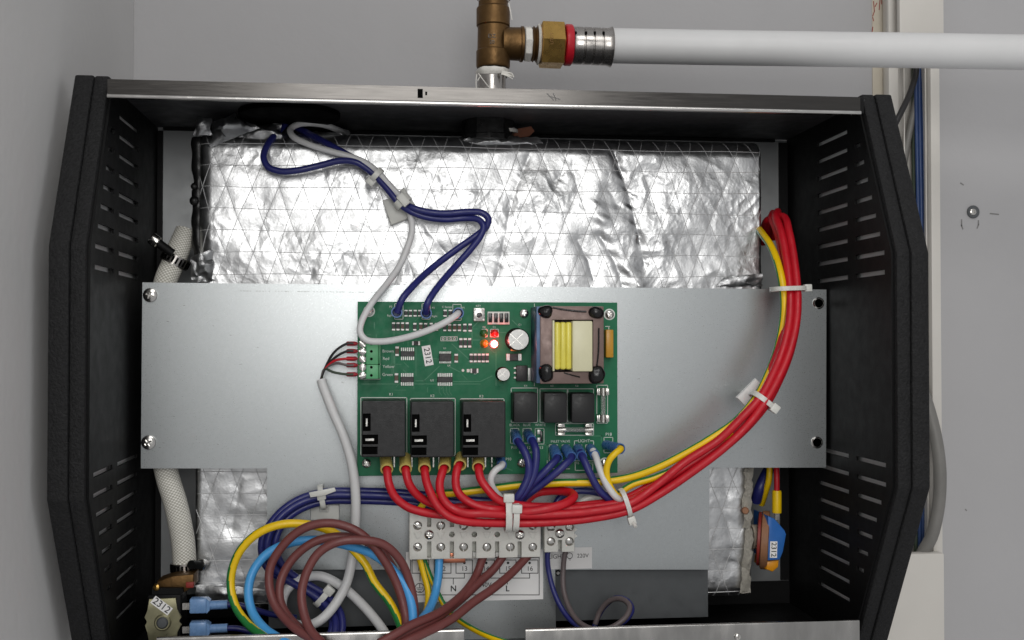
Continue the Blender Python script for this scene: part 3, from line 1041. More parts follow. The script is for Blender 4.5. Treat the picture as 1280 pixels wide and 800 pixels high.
T = [('K1', 489, 493, 3.2), ('K2', 540.5, 495, 3.2), ('K3', 601.7, 495.5, 3.2), ('K4', 657, 482.3, 2.4), ('K5', 690, 482.3, 2.4), ('K6', 721, 482.3, 2.4),
     ('Black', 484, 428.5, 3.6), ('Brown', 485, 439, 3.6), ('Red', 482.5, 448.3, 3.6), ('Yellow', 485.5, 458.3, 3.6), ('Green', 484.5, 468.3, 3.6),
     ('BLACK', 643.3, 531.3, 3.0), ('BLUE', 658.5, 531.3, 3.0), ('WHITE', 675.4, 531.3, 3.0), ('P11', 642.5, 559.6, 3.4), ('P12', 659.5, 559.6, 3.4), ('P13', 675.5, 559.6, 3.4),
     ('DRAIN VALVE', 661, 565.4, 2.8), ('INLET VALVE', 700.5, 551.8, 3.0), ('LIGHT', 730, 551.2, 3.8), ('P18', 760.8, 543, 3.8), ('P10', 635.5, 574, 3.4), ('KEY', 598, 382.5, 2.6),
     ('P2', 488.5, 383.5, 2.4), ('P3', 541.5, 385, 2.4), ('P1', 579.5, 385, 2.4), ('Right', 487.5, 394.5, 2.4), ('Right', 543, 395.3, 2.4), ('C Sensor', 559, 383.8, 2.4), ('U1', 556, 435.5, 2.2), ('U3', 540, 475.5, 2.6), ('U4', 561, 457, 2.2),
     ('P14', 690, 579, 2.8), ('P15', 706, 579, 2.8), ('P16', 721, 579, 2.8), ('P17', 739, 579.5, 2.8), ('C1', 650, 406, 2.4), ('R9', 594, 467, 2.2), ('D1', 618, 409, 2.2), ('D2', 605, 409, 2.2)]
for s, x, y, h in T:
    text(s, x, y, S2, h, bd, 'silk')

# screws and stand-offs
for (x, y) in ((461.4, 389), (655, 391.7), (761.7, 393), (458, 579), (652, 578.7), (756, 579)):
    put_screw(PCBSCREW, x, y, PB - 0.05, bd, rnd.uniform(0, 1.5))
    finish('standoff', lathe([(0.003, 0), (0.003, 0.0083)], W(x, y, 0) - Vector((0, 0.00005, 0)), seg=8), 'nickel', bd)

# big relays
SLOTS = [(1.5, 19, 11.5, 41), (0.8, 45.5, 21, 57.5), (0.3, 60.5, 20.5, 70)]
for i, (x0, y0, x1, y1) in enumerate(((452, 501, 507, 571), (513.5, 502, 567.5, 571.5), (578, 502, 632, 571.5))):
    F = -34.0
    rb = pbox(x0, y0, x1, y1, F, PB - 0.02, 0.0007)
    o = finish('relay', rb, 'relay_black', bd, smooth=40)
    wl = worldloc(o)
    o.parent = None
    o.location = wl
    cb = bmesh.new()
    k = (x1 - x0) / 56.0
    for (a, b, c, d) in SLOTS:
        pbox(x0 + a * k, y0 - 3 + b, x0 + c * k, y0 - 3 + d, F - 1, F + 4.5, bm=cb)
    boolcut(o, cb)
    o.data.polygons.foreach_set('use_smooth', [False] * len(o.data.polygons))
    adopt(o, bd)
    o['label'] = ['black power relay at the left end of the row', 'black power relay in the middle of the row', 'black power relay at the right end of the row'][i]
    for (a, b, c, d) in SLOTS[:2]:
        finish('slot_shade_fill', pbox(x0 + (a + .2) * k, y0 - 3 + b + .2, x0 + (c - .2) * k, y0 - 3 + d - .2, F + 0.9, F + 4.4), 'slot_black', o)  # black fill near the face, shade of a deep slot put into colour
    for (a, b, c, d) in SLOTS[:2]:
        w, h = (c - a), (d - b)
        if h > w:
            r_ = (x0 + (a + w * .40) * k, y0 - 3 + b + h * .28, x0 + (a + w * .60) * k, y0 - 3 + d - h * .28)
        else:
            r_ = (x0 + (a + w * .20) * k, y0 - 3 + b + h * .40, x0 + (a + w * .74) * k, y0 - 3 + d - h * .38)
        finish('blade', pbox(*r_, F + 0.1, F + 1.0), 'tinned', o)
    finish('slot_shade_fill', pbox(x0 + 1.2 * k, y0 - 3 + 61.5, x0 + 19.5 * k, y0 - 3 + 69, F + 0.9, F + 4.4), 'slot_black', o)
    # blade terminals under the body
    for xt in ([476, 492, 499, 514] if i == 0 else [527, 541, 548, 562] if i == 1 else [569, 584, 590, 606, 614, 621]):
        finish('terminal_pin', pbox(xt, 571, xt + 1.6, 584, -16, PB - 0.02), 'tinned', o)
# small relays
for i, (x0, y0, x1, y1) in enumerate(((642, 491, 672, 528), (680, 491, 709, 528.5), (714.5, 491.5, 743.5, 528.5))):
    o = finish('small_relay', pbox(x0, y0, x1, y1, -26, PB - 0.02, 0.0009), 'relay_black', bd, smooth=40)
    if i:
        finish('moulded_tab', pbox((x0 + x1) / 2 - 4, y0 + 1.6, (x0 + x1) / 2 + 4, y0 + 3.8, -26.25, -25.5, 0.0001), 'chip_black', o)

# transformer
tf = finish('transformer_core', pbox(675, 382.5, 755, 479.5, -36, PB - 0.02, 0.0006), 'lamination', bd)
tf['label'] = 'brown laminated transformer with yellow taped winding'
wl = worldloc(tf)
tf.parent = None
tf.location = wl
cb = pbox(690.5, 399.5, 742, 465, -37, -13)
boolcut(tf, cb)
adopt(tf, bd)
finish('side_lamination', pbox(675.3, 383, 683, 479, -35.5, PB - 0.4, 0.0002), 'lamination_side', tf).location.x -= 0.0022
coil = bmesh.new()
for k in range(3):
    pbox(693.5 + k * 7.0, 402.5, 700.8 + k * 7.0, 462, -39.5 - (0.5 if k == 1 else 0), -14, 0.0012, bm=coil, seg=3)
finish('taped_winding', coil, 'yellow_tape', tf, smooth=50)
fr = finish('bobbin', pbox(715.5, 401, 741, 464.5, -41, -13.5, 0.0009), 'cream_plastic', tf)
finish('bobbin_flange', pbox(690.8, 400.5, 693.2, 464, -38.5, -13.5, 0.0002), 'cream_plastic', tf)
for (x, y, rx, ry) in ((682, 390, 8.5, 8.5), (745, 391, 10.5, 8), (683, 466, 9, 12), (746, 469, 10.5, 12.5)):
    bmk = lathe([(K(-36) * 1.0, 0), (K(-36) * 0.98, 0.0010), (K(-36) * 0.8, 0.0024), (K(-36) * 0.45, 0.0034), (0, 0.0037)], W(x, y, -35.8), seg=22, sx=rx, sz=ry)
    for v in bmk.verts:
        v.co += Vector((noise.noise(v.co * 180), noise.noise(v.co * 230 + Vector((3, 1, 0))) * 0.6, noise.noise(v.co * 180 + Vector((0, 7, 0))))) * 0.0011
    finish('lacquer_blob', bmk, 'black_gloss', tf, smooth=60)
lb = tube(pxpath([(691, 384.5, -36.1), (705, 387, -36.2), (722, 389, -36.2), (733, 389.5, -36.1)]), 0.00055, 8)
tube(pxpath([(746, 458, -36.1), (748, 440, -36.2), (748.5, 410, -36.1)]), 0.0005, 8, bm=lb)
tube(pxpath([(705, 466, -36.1), (715, 469, -36.2), (725, 471.5, -36.1)]), 0.0004, 8, bm=lb)
finish('lacquer_run', lb, 'black_gloss', tf)
finish('film_capacitor', pbox(757.5, 412, 767, 447, -18, PB - 0.02, 0.0006), 'amber', bd)

# electrolytic capacitors
for (bxp, byp, rp, h, nm) in ((645.5, 424.5, 15, 11, 'capacitor'), (628, 467.5, 9.3, 7, 'capacitor')):
    k = K(PB)
    R = rp * k * 0.98
    c = finish(nm, lathe([(R, 0), (R, 0.0008), (R * .94, 0.0012), (R * .94, h * .001 - .0008), (R * .88, h * .001)], W(bxp, byp, PB), seg=28), 'black_metal', bd)
    lid_ = finish('can_top', lathe([(R * .87, 0), (R * .85, 0.00025), (0, 0.0003)], W(bxp, byp, PB) + Vector((0, -h * .001, 0)), seg=28), 'solder', c)
    wl = worldloc(lid_)
    finish('vent_score', strokes([(bxp - rp * .55, byp - rp * .5, bxp + rp * .55, byp + rp * .5), (bxp + rp * .55, byp - rp * .5, bxp - rp * .55, byp + rp * .5)], PB - h - 0.33, 0.5), 'tinned', c, smooth=0)
    finish('base_plinth', pbox(bxp - rp * .45, byp + rp * .5, bxp + rp * .35, byp + rp * .95, PB - 1.6, PB - 0.02, 0.0002), 'straw_sleeve', c)


def chip(x, y, w, h, vertical, body='chip_black', Yt=1.0):
    """surface mounted part with two solder ends; returns the body"""
    if vertical:
        b = pbox(x - w / 2, y - h * .26, x + w / 2, y + h * .26, PB - Yt, PB - 0.02, 0.0001, seg=1)
        e = pbox(x - w / 2, y - h / 2, x + w / 2, y - h * .27, PB - Yt * .8, PB - 0.02, 0.0001, seg=1)
        pbox(x - w / 2, y + h * .27, x + w / 2, y + h / 2, PB - Yt * .8, PB - 0.02, 0.0001, bm=e, seg=1)
    else:
        b = pbox(x - w * .26, y - h / 2, x + w * .26, y + h / 2, PB - Yt, PB - 0.02, 0.0001, seg=1)
        e = pbox(x - w / 2, y - h / 2, x - w * .27, y + h / 2, PB - Yt * .8, PB - 0.02, 0.0001, seg=1)
        pbox(x + w * .27, y - h / 2, x + w / 2, y + h / 2, PB - Yt * .8, PB - 0.02, 0.0001, bm=e, seg=1)
    o = finish('chip_resistor', b, body, bd)
    finish('solder_end', e, 'solder', o)
    return o


for x in (507.5, 513, 519, 524.7):
    chip(x, 391.5, 4.2, 8.5, True)
for x in (492, 497.5, 503.2, 509):
    chip(x, 408, 4.2, 10.5, True, rnd.choice(['chip_black', 'chip_brown', 'chip_black']))
for x in (518.5, 526, 532, 539, 545.5):
    chip(x, 408.5, 4.2, 10, True, rnd.choice(['chip_black', 'chip_brown']))
for x in (556.5, 563):
    chip(x, 391.5, 4.4, 9, True)
for x in (556, 562, 568.3, 574.3):
    chip(x, 409.5, 4.2, 9, True, rnd.choice(['chip_black', 'chip_brown']))
for x in (581, 587.7):
    chip(x, 409.5, 4.4, 10, True)
for x in (576, 581.5, 587):
    chip(x, 428.5, 4.2, 12, True)
for x in (589, 594, 599, 604, 609):
    chip(x, 447.5, 4.1, 11, True)
chip(496.3, 439, 4.6, 12, True, 'chip_brown')
chip(495.5, 472.5, 4.6, 12, True, 'chip_brown')
chip(570.3, 447.7, 4.6, 11, True, 'chip_brown')
chip(520, 429, 10, 5, False)
chip(593, 463.5, 10, 5.5, False)
chip(642.5, 446.5, 19, 8.5, False, 'chip_black', 2.0)
# integrated circuits
for (x0, y0, x1, y1, n, h) in ((500.8, 439, 518, 445.5, 7, 4.5), (500.8, 471, 517, 477.5, 7, 4.5), (549, 442, 564, 451.5, 10, 2.6), (546.7, 471, 565.7, 477.7, 8, 4.5)):
    o = finish('integrated_circuit', pbox(x0, y0, x1, y1, PB - 1.6, PB - 0.3, 0.0002, seg=1), 'chip_black', bd)
    for s in (0, 1):
        pb_ = bmesh.new()
        for k in range(n):
            xx = x0 + (x1 - x0) * (k + .5) / n
            w = min(0.75, (x1 - x0) / n * .3)
            if s == 0:
                pbox(xx - w, y0 - h, xx + w, y0 - 0.1, PB - 0.5, PB - 0.02, bm=pb_)
            else:
                pbox(xx - w, y1 + 0.1, xx + w, y1 + h, PB - 0.5, PB - 0.02, bm=pb_)
        finish('pin_row', pb_, 'solder', o)
# push button
o = finish('push_button', pbox(592, 385, 606, 401.5, PB - 3, PB - 0.02, 0.0003), 'tinned', bd)
finish('button_cap', lathe([(0.0016, 0), (0.0016, 0.001), (0.0013, 0.0013), (0, 0.0013)], W(599, 393.8, PB - 3), seg=16), 'black_gloss', o)
for (x, y) in ((593.7, 387), (604.5, 387), (593.7, 399.8), (604.5, 399.8)):
    finish('button_rivet', lathe([(0.0007, 0), (0.0007, 0.0003), (0, 0.0005)], W(x, y, PB - 3), seg=10), 'solder', o)
# switch block
o = finish('switch_block', pbox(609.5, 389.5, 637, 405.5, PB - 1.2, PB - 0.02, 0.0002), 'grey_plastic', bd)
for x in (613, 620, 626.7, 633.3):
    finish('switch_rocker', pbox(x - 2.3, 391.5, x + 2.3, 403, PB - 2.2, PB - 1.1, 0.0002), 'black_gloss', o)
# voltage regulator
o = finish('voltage_regulator', pbox(645.5, 457, 659.5, 476.5, PB - 3, PB - 0.02, 0.0004), 'chip_black', bd)
finish('regulator_tab', pbox(660, 460, 663.5, 476, PB - 1.2, PB - 0.02, 0.0001), 'solder', o)
for y in (460, 466, 472):
    finish('regulator_leg', pbox(642.5, y - 1, 645.3, y + 1, PB - 0.8, PB - 0.02), 'solder', o)
# light emitting diodes
for (x, y, m) in ((604.5, 416.5, 'led_green'), (618, 416.5, 'led_red'), (605, 429.5, 'led_amber'), (617.3, 430, 'led_lit')):
    k = K(PB)
    R = 4.6 * k
    o = finish('indicator_light', lathe([(R * 1.12, 0), (R * 1.12, .0007), (R, .0008), (R, .0022), (R * .85, .0034), (R * .5, .0041), (0, .0043)], W(x, y, PB), seg=20), m, bd, smooth=50)
    if m == 'led_lit':
        o['label'] = 'glowing red indicator light'
        finish('glowing_core', lathe([(R * .86, .0002), (R * .7, .0012), (R * .3, .0016), (0, .0017)], W(x, y, PB) + Vector((0, -.0030, 0)), seg=20), 'led_core', o, smooth=50)
        ld = bpy.data.lights.new('indicator_glow', 'POINT')
        ld.color = (1, 0.06, 0.05)
        ld.energy = 0.010
        ld.shadow_soft_size = 0.002
        lo = bpy.data.objects.new('indicator_glow', ld)
        COL.objects.link(lo)
        lo.location = W(x, y, PB) + Vector((0, -0.0075, 0))
# fuses
def fuse(x0, y0, x1, y1, vertical):
    f0 = finish('fuse', tube(pxpath([(x0, y0, PB - 6), (x1, y1, PB - 6)]), 3.0 * K(PB), 12, smoothed=False), 'fuse_glass', bd, smooth=60)
    for (t0, t1) in ((0.0, 0.22), (0.78, 1.0)):
        p = (x0 + (x1 - x0) * t0, y0 + (y1 - y0) * t0, PB - 6)
        q = (x0 + (x1 - x0) * t1, y0 + (y1 - y0) * t1, PB - 6)
        finish('fuse_cap', tube(pxpath([p, q]), 3.3 * K(PB), 14, smoothed=False), 'tinned', f0, smooth=40)
        cx, cy = (p[0] + q[0]) / 2, (p[1] + q[1]) / 2
        cl = bmesh.new()
        for s in (-1, 1):
            if vertical:
                pbox(cx + s * 4.5 - .6, cy - 4.5, cx + s * 4.5 + .6, cy + 4.5, PB - 8.5, PB - .02, .0001, bm=cl)
                pbox(cx + s * 6.4 - 1.2, cy - 4, cx + s * 6.4 + 1.2, cy + 4, PB - 8.8, PB - 8.2, .0001, bm=cl)
            else:
                pbox(cx - 4.5, cy + s * 4.5 - .6, cx + 4.5, cy + s * 4.5 + .6, PB - 8.5, PB - .02, .0001, bm=cl)
                pbox(cx - 4, cy + s * 6.2 - 1.1, cx + 4, cy + s * 6.2 + 1.1, PB - 8.8, PB - 8.2, .0001, bm=cl)
        if vertical:
            pbox(cx - 4.5, cy - 4.5, cx + 4.5, cy + 4.5, PB - 1.2, PB - .02, bm=cl)
        else:
            pbox(cx - 4.5, cy - 4.5, cx + 4.5, cy + 4.5, PB - 1.2, PB - .02, bm=cl)
        finish('fuse_clip', cl, 'tinned', f0)
    finish('fuse_wire', tube(pxpath([(x0, y0, PB - 6), (x1, y1, PB - 6)]), .0002, 6, smoothed=False), 'tinned', f0)
    return f0


fuse(754, 485, 754, 528, True)
fuse(697, 537.2, 741, 537.2, False)
# plug-in sensor terminal block, a three way and a two way body side by side
for (ya, yb, ys) in ((426, 455.4, (429.8, 439.2, 448.7)), (455.8, 473.6, (459, 469.2))):
    o = finish('sensor_terminal', pbox(457.6, ya, 472.8, yb, PB - 10, PB - .02, .0004), 'green_block', bd)
    finish('screw_ledge', pbox(447.6, ya, 457.4, yb, PB - 9, PB - .02, .0004), 'green_block_dark', o)
    finish('rear_ledge', pbox(473, ya + .4, 475.6, yb - .4, PB - 7.5, PB - .02, .0002), 'green_block_dark', o)
    for y in ys:
        c = copyto(CLAMPSCREW, W(453.2, y, PB - 9.05), None, (0, rnd.uniform(0, 3), 0))
        c.scale = (.82, .82, .82)
        c.data = CLAMPSCREW.data
        adopt(c, o)
        finish('probe_hole', lathe([(1.7 * K(PB), 0), (1.7 * K(PB), 0.0002), (0, 0.0002)], W(464.2, y, PB - 10), seg=12), 'slot_black', o)
# empty blade pins of the white-lead connector
o = finish('blade_socket', pbox(670, 536.5, 679, 554, PB - 1.0, PB - .02, .0001), 'pcb', bd)
for (y, h) in ((540, 6), (550, 6)):
    finish('pin', pbox(671.5, y - h / 2, 676, y + h / 2, PB - 2.2, PB - .9, .0003), 'solder', o)
finish('jumper', pbox(675.5, 539, 678.5, 552, PB - 3.2, PB - .9, .0002), 'black_gloss', o)
# date sticker
def sticker(px, py, Y, w, h, rot, parent, s='2312', th=6.0, name='date_sticker', material='paper', sxf=1.0):
    k = K(Y)
    bm = bmesh.new()
    bx(bm, -w * k / 2, w * k / 2, -.00006, .00006, -h * k / 2, h * k / 2)
    o = finish(name, bm, material, recenter=False, smooth=0)
    o.location = W(px, py, Y)
    o.rotation_euler = (0, math.radians(rot), 0)
    t = text(s, 0, 0, Y, th, None, 'ink', sxf=sxf, weight=0.00004)
    t.location = (0, -.00009, 0)
    t.rotation_euler = (math.pi / 2, 0, 0)
    t.parent = o
    if parent:
        adopt(o, parent)
    return o


sticker(534.5, 444.5, PB - .1, 25, 10.8, 80, bd, th=7.2, sxf=.95)['label'] = 'white sticker printed 2312'

# ================================================================== terminal blocks
def strip_block(name, label, xs, x0, x1, y0, y1, gaps, ytop, ybot, ymid, screws_at, holes_at, material, F, group):
    tbk = thing(name, label, 'terminal block', W((x0 + x1) / 2, y1, -1), group)
    body = finish('housing', pbox(x0, y0, x1, y1, F, -0.05, .0007), material, None, smooth=40)
    cb = bmesh.new()
    for g in gaps:
        pbox(g - 2.6, y0 - 2, g + 2.6, ymid - 9, F - 1, F + 9, bm=cb)
        pbox(g - 2.6, ymid + 9, g + 2.6, y1 + 2, F - 1, F + 9, bm=cb)
    boolcut(body, cb)
    cb = bmesh.new()
    for x in xs:
        for y in (ytop, ybot):
            lathe([(5.6 * K(F), 0), (5.6 * K(F), .006)], W(x, y, F) + Vector((0, .0022, 0)), seg=20, bm=cb)
    boolcut(body, cb)
    if holes_at:
        cb = bmesh.new()
        for x in holes_at:
            lathe([(3.6 * K(F), 0), (3.6 * K(F), .014)], W(x, ymid, F) + Vector((0, .009, 0)), seg=18, bm=cb)
        boolcut(body, cb)
    adopt(body, tbk)
    for x in xs:
        for y in (ytop, ybot):
            c = copyto(CLAMPSCREW, W(x, y, F) + Vector((0, .0021, 0)), None, (0, rnd.uniform(0.2, 2.9), 0))
            c.scale = (.98, 1.25, .98)
            adopt(c, tbk)
        # moulded funnel between the two screws
        finish('moulded_bridge', pprism([(x - 5, ymid - 3), (x + 5, ymid - 3), (x + 1.5, ymid + 5), (x - 1.5, ymid + 5)], F - .5, F + .3, bev=.0002), material, tbk)
    for x in screws_at:
        put_screw(PCBSCREW, x, ymid, F + 0.2, tbk, rnd.uniform(0, 1.5), 1.06)
    return tbk


MX = [522, 551, 579.6, 608.7, 638, 666]
GX = [536.6, 565, 593, 621.6, 649.8]
tb6 = strip_block('terminal_block', 'grey six way screw terminal block above the numbered wiring label', MX, 511.5, 676, 640, 696.5, GX, 657, 684, 668.2, (536.4, 649.8), (565, 593, 621.6), 'grey_plastic', -17, 'screw terminal blocks')
tb2 = strip_block('terminal_block', 'small translucent grey two way terminal block above the LIGHT label', [688.7, 712], 680.5, 718.5, 643, 690, [700.3], 658.8, 677, 666.5, (699.6,), (), 'grey_plastic', -15, 'screw terminal blocks')
for y in (662, 670):
    finish('snap_tooth', pprism([(718, y - 3), (722, y), (718, y + 3)], -14, -8), 'grey_plastic', tb2)
bridge = thing('copper_link', 'short flat copper link under the second and third terminals', 'copper link', W(567, 703, -8))
finish('link_bar', pbox(552.5, 696.8, 582, 703.5, -9.0, -7.6, .0005), 'copper', bridge)
finish('link_prong', pbox(562, 691.5, 568, 697.2, -9.6, -8.4, .0003), 'copper', bridge)
for x in (593, 621.6):
    finish('terminal_wedge', pbox(x - 2.3, 690.5, x + 2.3, 696, -12, -8.6, .0003), 'white_plastic', tb6)

# ================================================================== printed labels
LY = -0.25
lab = thing('wiring_label', 'white printed wiring label with boxes numbered 11 to 16', 'label', W(593, 749, 0))
finish('label_sheet', pbox(507.5, 690, 679, 749, -.15, -.02), 'paper', lab, smooth=0)
sg = rect_segs(513, 697, 674, 743.6)
for a, b in ((515, 536), (542.7, 563.7), (570, 590.5), (597, 618), (624.7, 645), (652, 672.5)):
    sg += rect_segs(a, 700, b, 716.5)
sg += [(525, 716.5, 525, 726), (553, 716.5, 553, 722.6), (580.5, 716.5, 580.5, 722.6), (553, 722.6, 580.5, 722.6), (566.6, 722.6, 566.6, 730),
       (607.5, 716.5, 607.5, 722.6), (635, 716.5, 635, 722.6), (662, 716.5, 662, 722.6), (607.5, 722.6, 662, 722.6), (634.3, 722.6, 634.3, 730)]
lbm = strokes(sg, LY, 0.9)
for x in (525.5, 553.2, 580.5, 607.8, 635, 662):
    lathe([(1.6 * K(0), 0), (1.6 * K(0), .00005), (0, .00005)], W(x, 703.6, LY), seg=12, bm=lbm)
ec = [(524.7 + 5.8 * math.cos(t), 735 + 5.8 * math.sin(t)) for t in np.linspace(0, 2 * math.pi, 25)]
strokes([(a[0], a[1], b[0], b[1]) for a, b in zip(ec, ec[1:])] + [(524.7, 730, 524.7, 735), (520.8, 735, 528.6, 735), (522, 737.2, 527.4, 737.2), (523.4, 739.3, 526, 739.3)], LY, 0.8, lbm)
finish('label_lines', lbm, 'ink', lab, smooth=0)
for s, x in (('11', 525.5), ('12', 553.2), ('13', 580.5), ('14', 607.5), ('15', 635), ('16', 662.3)):
    text(s, x, 711, LY, 5.6, lab)
text('N', 566.8, 736, LY, 7.0, lab, weight=.00008)
text('L', 634.3, 736, LY, 7.0, lab, weight=.00008)
text('240V', 606, 731.3, LY, 5.6, lab)
lab2 = thing('light_label', 'clear sticker printed LIGHT 220V with a bulb sign', 'label', W(713, 710, 0))
finish('label_sheet', pbox(686, 685, 740, 710.5, -.15, -.02), 'paper_clear', lab2, smooth=0)
text('LIGHT', 696, 695.8, LY, 5.4, lab2, 'chip_black')
text('220V', 728.5, 694.8, LY, 5.0, lab2, 'chip_black')
bc = [(712.2 + 3.4 * math.cos(t), 694.6 + 3.6 * math.sin(t)) for t in np.linspace(0, 2 * math.pi, 17)]
lbm = strokes([(a[0], a[1], b[0], b[1]) for a, b in zip(bc, bc[1:])] + [(710.8, 698.5, 713.6, 698.5), (711.5, 700, 713, 700)], LY, 0.6)
finish('bulb_sign', lbm, 'chip_black', lab2, smooth=0)

# ================================================================== leads
def lead(name, label, pts, rpx, material, group, sleeves=(), stripe=None, cat='wire', sides=12, rfun=None, step=0.0016):
    """A lead: mesh of its own when plain, or an Empty with insulation and sleeves."""
    path = pxpath(pts)
    ym = sum(p[2] for p in pts) / len(pts)
    if not sleeves:
        o = finish(name, tube(path, rpx * K(ym), sides, stripe, step=step, rfun=rfun), material, smooth=60)
        return tag(o, label, cat, group)
    t = thing(name, label, cat, path[0], group)
    finish('insulation', tube(path, rpx * K(ym), sides, stripe, step=step, rfun=rfun), material, t, smooth=60)
    for (p0, p1, r_, m, fl) in sleeves:
        finish('sleeve', sleeve(W(*p0), W(*p1), r_ * K(p1[2]), 0.78, fl), m, t, smooth=40)
    return t


# --- sensor leads over the foil
G = 'sensor leads crossing the foil'
lead('sensor_wire', 'thin white wire from under the top sheet curling past the tie to the board corner',
     [(434, 166, 64), (428, 164.5, 48), (420, 161.5, 36), (408, 157, 28), (393, 154.5, 24), (374, 155, 20), (363, 161.5, 16), (367, 171, 10), (389, 181.5, 6), (417, 190, 4), (442, 197, 3), (460, 205.5, 2), (474, 217, 1), (490, 235, 0),
      (503, 249, -1), (512, 266, 4), (515, 287, 3), (509, 310, 0), (499, 333, -5), (482, 357, -14), (464, 380, -24), (452, 402, -28), (450, 415, -29), (457, 424.5, -30), (475, 427, -31), (505, 422.5, -33), (535, 413, -35), (558, 402, -36), (570, 394, -34), (573, 391, -27)],
     4.0, 'white_wire', G, [((571, 391, PB), (573, 391.3, -29), 6.2, 'blue_sleeve', 1.15)])
lead('sensor_wire', 'dark blue wire making the wide left loop over the foil, ending on the board',
     [(372, 150, 40), (360, 152, 30), (347, 165, 22), (335, 180, 12), (329.5, 196, 8), (335, 208.5, 6), (350, 214, 5), (371, 213, 4), (399, 207, 4), (425, 201, 3), (444, 202.5, 2), (456, 209, 2), (469, 219.5, 1.5), (484, 236, 0), (499, 254, -1),
      (512, 263.5, 1), (530, 270.7, 1), (556, 274.3, 0), (584, 272.6, -1), (598, 274.5, -3), (604.5, 283, -5), (600, 296, -6), (588, 312, -8), (572, 330, -12), (556, 348, -20), (542, 366, -28), (534, 380, -32), (532.5, 391, -28)],
     4.2, 'blue_wire', G, [((532.5, 391, PB), (532.8, 391.3, -29), 6.3, 'blue_sleeve', 1.15)])
lead('sensor_wire', 'dark blue wire on the straighter upper run over the foil, ending at the board corner',
     [(352, 156, 44), (364, 157, 34), (382, 165, 24), (399, 174, 14), (419, 185, 7), (442, 197.5, 5), (458, 206, 5), (472, 218.5, 5), (487, 236, 4), (502, 252, 3), (515, 259.5, 0), (532, 264.5, -1), (556, 266.8, -2), (586, 264.8, -3), (602, 266, -4), (610.5, 273, -4), (607.5, 284, -3), (596, 294, -3),
      (572, 311, -5), (549, 328, -9), (530, 344, -17), (514, 360, -26), (502, 375, -31), (496.5, 390, -28)],
     4.2, 'blue_wire', G, [((496.2, 390, PB), (496, 390.2, -29), 6.3, 'blue_sleeve', 1.15)])
o = thing('wire_joint', 'small red crimp joint on the blue wires at the tank top left', 'crimp', W(353, 147, 36))
finish('crimp_sleeve', sleeve(W(344, 145, 38), W(360, 148, 33), 3.6 * K(35), .7), 'red_sleeve', o)
finish('crimp_tail', tube(pxpath([(360, 148, 33), (368, 152, 34), (376, 153, 38)]), 3 * K(35), 10), 'blue_wire', o)


def cable_tie(label, px, py, Y, ang, across, deep, width, head, name='cable_tie', group='nylon cable ties', sheet=None, tail=None):
    """Strap round a bundle. ang: bundle direction in the picture (degrees, 0 = right, 90 = up); across/deep: half sizes in mm."""
    t_ = Vector((math.cos(math.radians(ang)), 0, math.sin(math.radians(ang))))
    n_ = Vector((-t_.z, 0, t_.x))
    c = W(px, py, Y)
    root = thing(name, label, 'cable tie', c, group)
    bm = bmesh.new()
    seg = 26
    rows = []
    for i in range(seg):
        a = 2 * math.pi * i / seg
        ca, sa = math.cos(a), math.sin(a)
        e = 2.6
        ca, sa = math.copysign(abs(ca) ** (2 / e), ca), math.copysign(abs(sa) ** (2 / e), sa)
        inn = c + n_ * (across * .001 * ca) + Vector((0, deep * .001 * sa, 0))
        out = c + n_ * ((across + .9) * .001 * ca) + Vector((0, (deep + .9) * .001 * sa, 0))
        rows.append([bm.verts.new(inn - t_ * width * .0005), bm.verts.new(inn + t_ * width * .0005), bm.verts.new(out + t_ * width * .0005), bm.verts.new(out - t_ * width * .0005)])
    for i in range(seg):
        A, B = rows[i], rows[(i + 1) % seg]
        for k in range(4):
            bm.faces.new([A[k], A[(k + 1) % 4], B[(k + 1) % 4], B[k]])
    finish('strap', bm, 'nylon', root, smooth=40)
    # head
    side, lift = head
    hc = c + n_ * (side * (across + 1.2) * .001) + Vector((0, -lift * .001, 0))
    bm = bmesh.new()
    bx(bm, -width * .00085, width * .00085, -.0019, .0019, -.0024, .0024, .0006)
    for v in bm.verts:
        x, y, z = v.co
        v.co = hc + t_ * x + n_ * z + Vector((0, y, 0))
    finish('tie_head', bm, 'nylon', root, smooth=40)
    if tail:
        finish('tie_tail', tube([hc, hc + Vector((tail[0], tail[1], tail[2])) * .001], .0011, 8, smoothed=False), 'nylon', root)
    return root


cable_tie('cable tie round the thin leads at the upper left of the foil', 471, 219, 2, -42, 4.0, 4.4, 3.2, (-1, 1))
cable_tie('cable tie holding the thin leads on the tilted adhesive square over the foil', 503, 252, 1, -48, 4.6, 4.6, 4.6, (0.1, 5))
mt = thing('adhesive_mount', 'translucent adhesive cable mount stuck askew on the foil', 'cable mount', W(497, 263, 12))
finish('mount_base', pprism([(478, 250), (496, 246), (512, 272.5), (489, 281.5)], 8.2, 11.5, bev=.0005), 'nylon', mt)
finish('mount_wing', pprism([(500, 238), (505, 234), (519, 255.5), (509, 256)], 5.5, 9.5, bev=.0005), 'nylon', mt)

# --- red power leads
BUN = [(520, 640, -26), (560, 646, -29), (600, 645, -31), (640, 644, -32), (690, 643, -32), (735, 639, -31), (783, 629, -30), (820, 610, -31), (860, 584, -33), (900, 556, -35), (930, 528, -36), (952, 500, -36), (968, 470, -35), (980, 440, -33),
       (988, 405, -30), (990, 375, -26), (988, 345, -20), (984, 315, -12), (979, 290, -4), (973, 272, 6), (967, 269, 16), (962, 282, 30), (961, 300, 44)]


